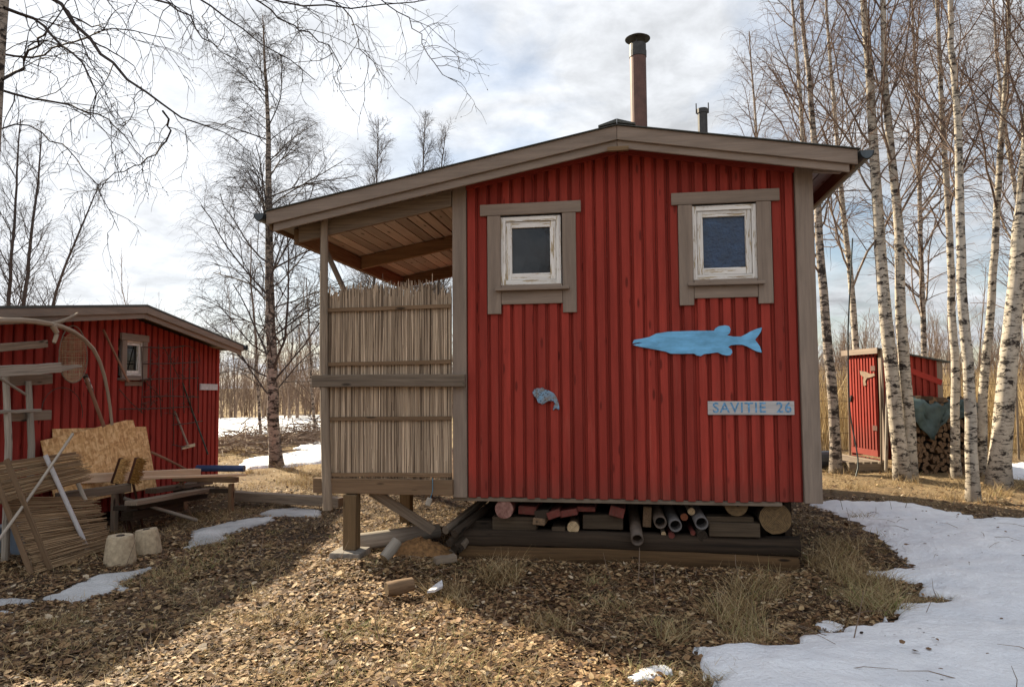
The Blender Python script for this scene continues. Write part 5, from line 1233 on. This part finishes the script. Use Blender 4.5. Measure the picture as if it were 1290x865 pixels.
p = PZ(1036, 580, .2); c = MB(); c.tube([p+np.array([-.2, 0, 0]), p+np.array([.22, .1, 0])], .17, 16); tag(c.build('barrel', m_plain('black_blue_plastic', (.02, .025, .035), .4)), 'black plastic barrel lying behind the cabin corner', 'barrel')
# rope hanging by the rough birch
pr = PY(1076, 590, 13.0); pole('hose', [PY(1074, 300, 13.0), PY(1068, 420, 13.0), PY(1070, 520, 12.95), PY(1078, 560, 12.9), PY(1084, 592, 12.8), PY(1078, 600, 12.7)], .012, m_plain('dark_green_hose', (.02, .035, .035), .5), 'dark green hose hanging down beside the outhouse door', 'hose', 6, 0)
# wire fence behind
fe = thing('wire_fence', 'wire mesh fence with thin stakes before the yellow reeds', 'fence', (4.4, 16.2, 0))
for i in range(7):
    x = 3.4+i*1.1; c = MB(); c.tube([(x, 15.6+.1*i, -.05), (x+.02, 15.6+.1*i, 1.9)], .022, 6); c.build('post', GREYW, fe)
c = MB()
for z in np.linspace(.2, 1.85, 6): c.tube([(3.4+i*1.1, 15.6+.1*i, z+random.uniform(-.02, .02)) for i in range(7)], .004, 4, False)
for i in range(40): c.tube([(3.4+i*.165, 15.6+.015*i, .2), (3.4+i*.165, 15.6+.015*i, 1.85)], .002, 3, False)
c.build('mesh', WIRE, fe)

# ================================================================== light
AZ = radians(53); EL = radians(34)
sv = Vector((-sin(AZ)*cos(EL), cos(AZ)*cos(EL), sin(EL)))
ld = bpy.data.lights.new('sun', 'SUN'); lo_ = bpy.data.objects.new('sun', ld); COL.objects.link(lo_)
ld.energy = 5.0; ld.angle = radians(1.0); ld.color = (1, .86, .64)
lo_.rotation_euler = sv.to_track_quat('Z', 'Y').to_euler(); lo_.location = (-20, 20, 20)
W_ = bpy.data.worlds.new('World'); scene.world = W_; W_.use_nodes = True; nt = W_.node_tree; bg = nt.nodes['Background']
sky = nt.nodes.new('ShaderNodeTexSky'); sky.sky_type = 'NISHITA'; sky.sun_disc = False; sky.sun_elevation = EL; sky.sun_rotation = -AZ; sky.air_density = 1.1; sky.dust_density = .6
def wn(t, **k):
    n = nt.nodes.new(t)
    for a, v in k.items():
        if a == 'inp':
            for q, x in v.items():
                if isinstance(x, bpy.types.NodeSocket): nt.links.new(x, n.inputs[q])
                else: n.inputs[q].default_value = x
        else: setattr(n, a, v)
    return n
tc = wn('ShaderNodeTexCoord').outputs['Generated']
sep = wn('ShaderNodeSeparateXYZ', inp={0: tc})
den = wn('ShaderNodeMath', operation='ADD', inp={0: sep.outputs[2], 1: .22}).outputs[0]
den = wn('ShaderNodeMath', operation='MAXIMUM', inp={0: den, 1: .1}).outputs[0]
pr_ = wn('ShaderNodeVectorMath', operation='DIVIDE', inp={0: tc, 1: wn('ShaderNodeCombineXYZ', inp={0: den, 1: den, 2: den}).outputs[0]}).outputs[0]
n1 = wn('ShaderNodeTexNoise', inp={'Vector': pr_, 'Scale': 2.3, 'Detail': 8., 'Roughness': .55, 'Distortion': .3}).outputs['Fac']
n2 = wn('ShaderNodeTexNoise', inp={'Vector': pr_, 'Scale': 5.5, 'Detail': 7., 'Roughness': .6, 'Distortion': .2}).outputs['Fac']
dt = wn('ShaderNodeVectorMath', operation='DOT_PRODUCT', inp={0: tc, 1: tuple(sv)}).outputs['Value']
glow = wn('ShaderNodeMapRange', inp={0: dt, 1: .35, 2: 1.0, 3: 0., 4: 1.}).outputs[0]
cov = wn('ShaderNodeMapRange', inp={0: n1, 1: .30, 2: .60, 3: .12, 4: 1.}).outputs[0]
cov = wn('ShaderNodeMath', operation='MAXIMUM', inp={0: cov, 1: wn('ShaderNodeMapRange', inp={0: dt, 1: .70, 2: .86, 3: 0., 4: .97}).outputs[0]}).outputs[0]
shade = wn('ShaderNodeMapRange', inp={0: n2, 1: .3, 2: .7, 3: 3.7, 4: 7.4}).outputs[0]
gl2 = wn('ShaderNodeMath', operation='MULTIPLY', inp={0: glow, 1: 3.4}).outputs[0]
back_fill = wn('ShaderNodeMapRange', inp={0: sep.outputs[1], 1: .1, 2: -.5, 3: 0., 4: 4.6}).outputs[0]     # sky behind the camera brightened to fill the shaded facade
tot = wn('ShaderNodeMath', operation='ADD', inp={0: shade, 1: gl2}).outputs[0]
tot = wn('ShaderNodeMath', operation='ADD', inp={0: tot, 1: back_fill}).outputs[0]
cc = wn('ShaderNodeVectorMath', operation='SCALE', inp={0: (.955, .985, 1.03), 'Scale': tot}).outputs[0]
mx = wn('ShaderNodeMix', data_type='RGBA'); nt.links.new(cov, mx.inputs['Factor']); nt.links.new(sky.outputs[0], mx.inputs[6]); nt.links.new(cc, mx.inputs[7])
nt.links.new(mx.outputs[2], bg.inputs['Color']); bg.inputs['Strength'].default_value = .052
vs = scene.view_settings; vs.view_transform = 'Standard'; vs.look = 'None'; vs.exposure = 1.32; vs.gamma = 1; vs.use_curve_mapping = False
scene.render.engine = 'CYCLES'
scene.cycles.max_bounces = 6; scene.cycles.diffuse_bounces = 4; scene.cycles.use_denoising = True
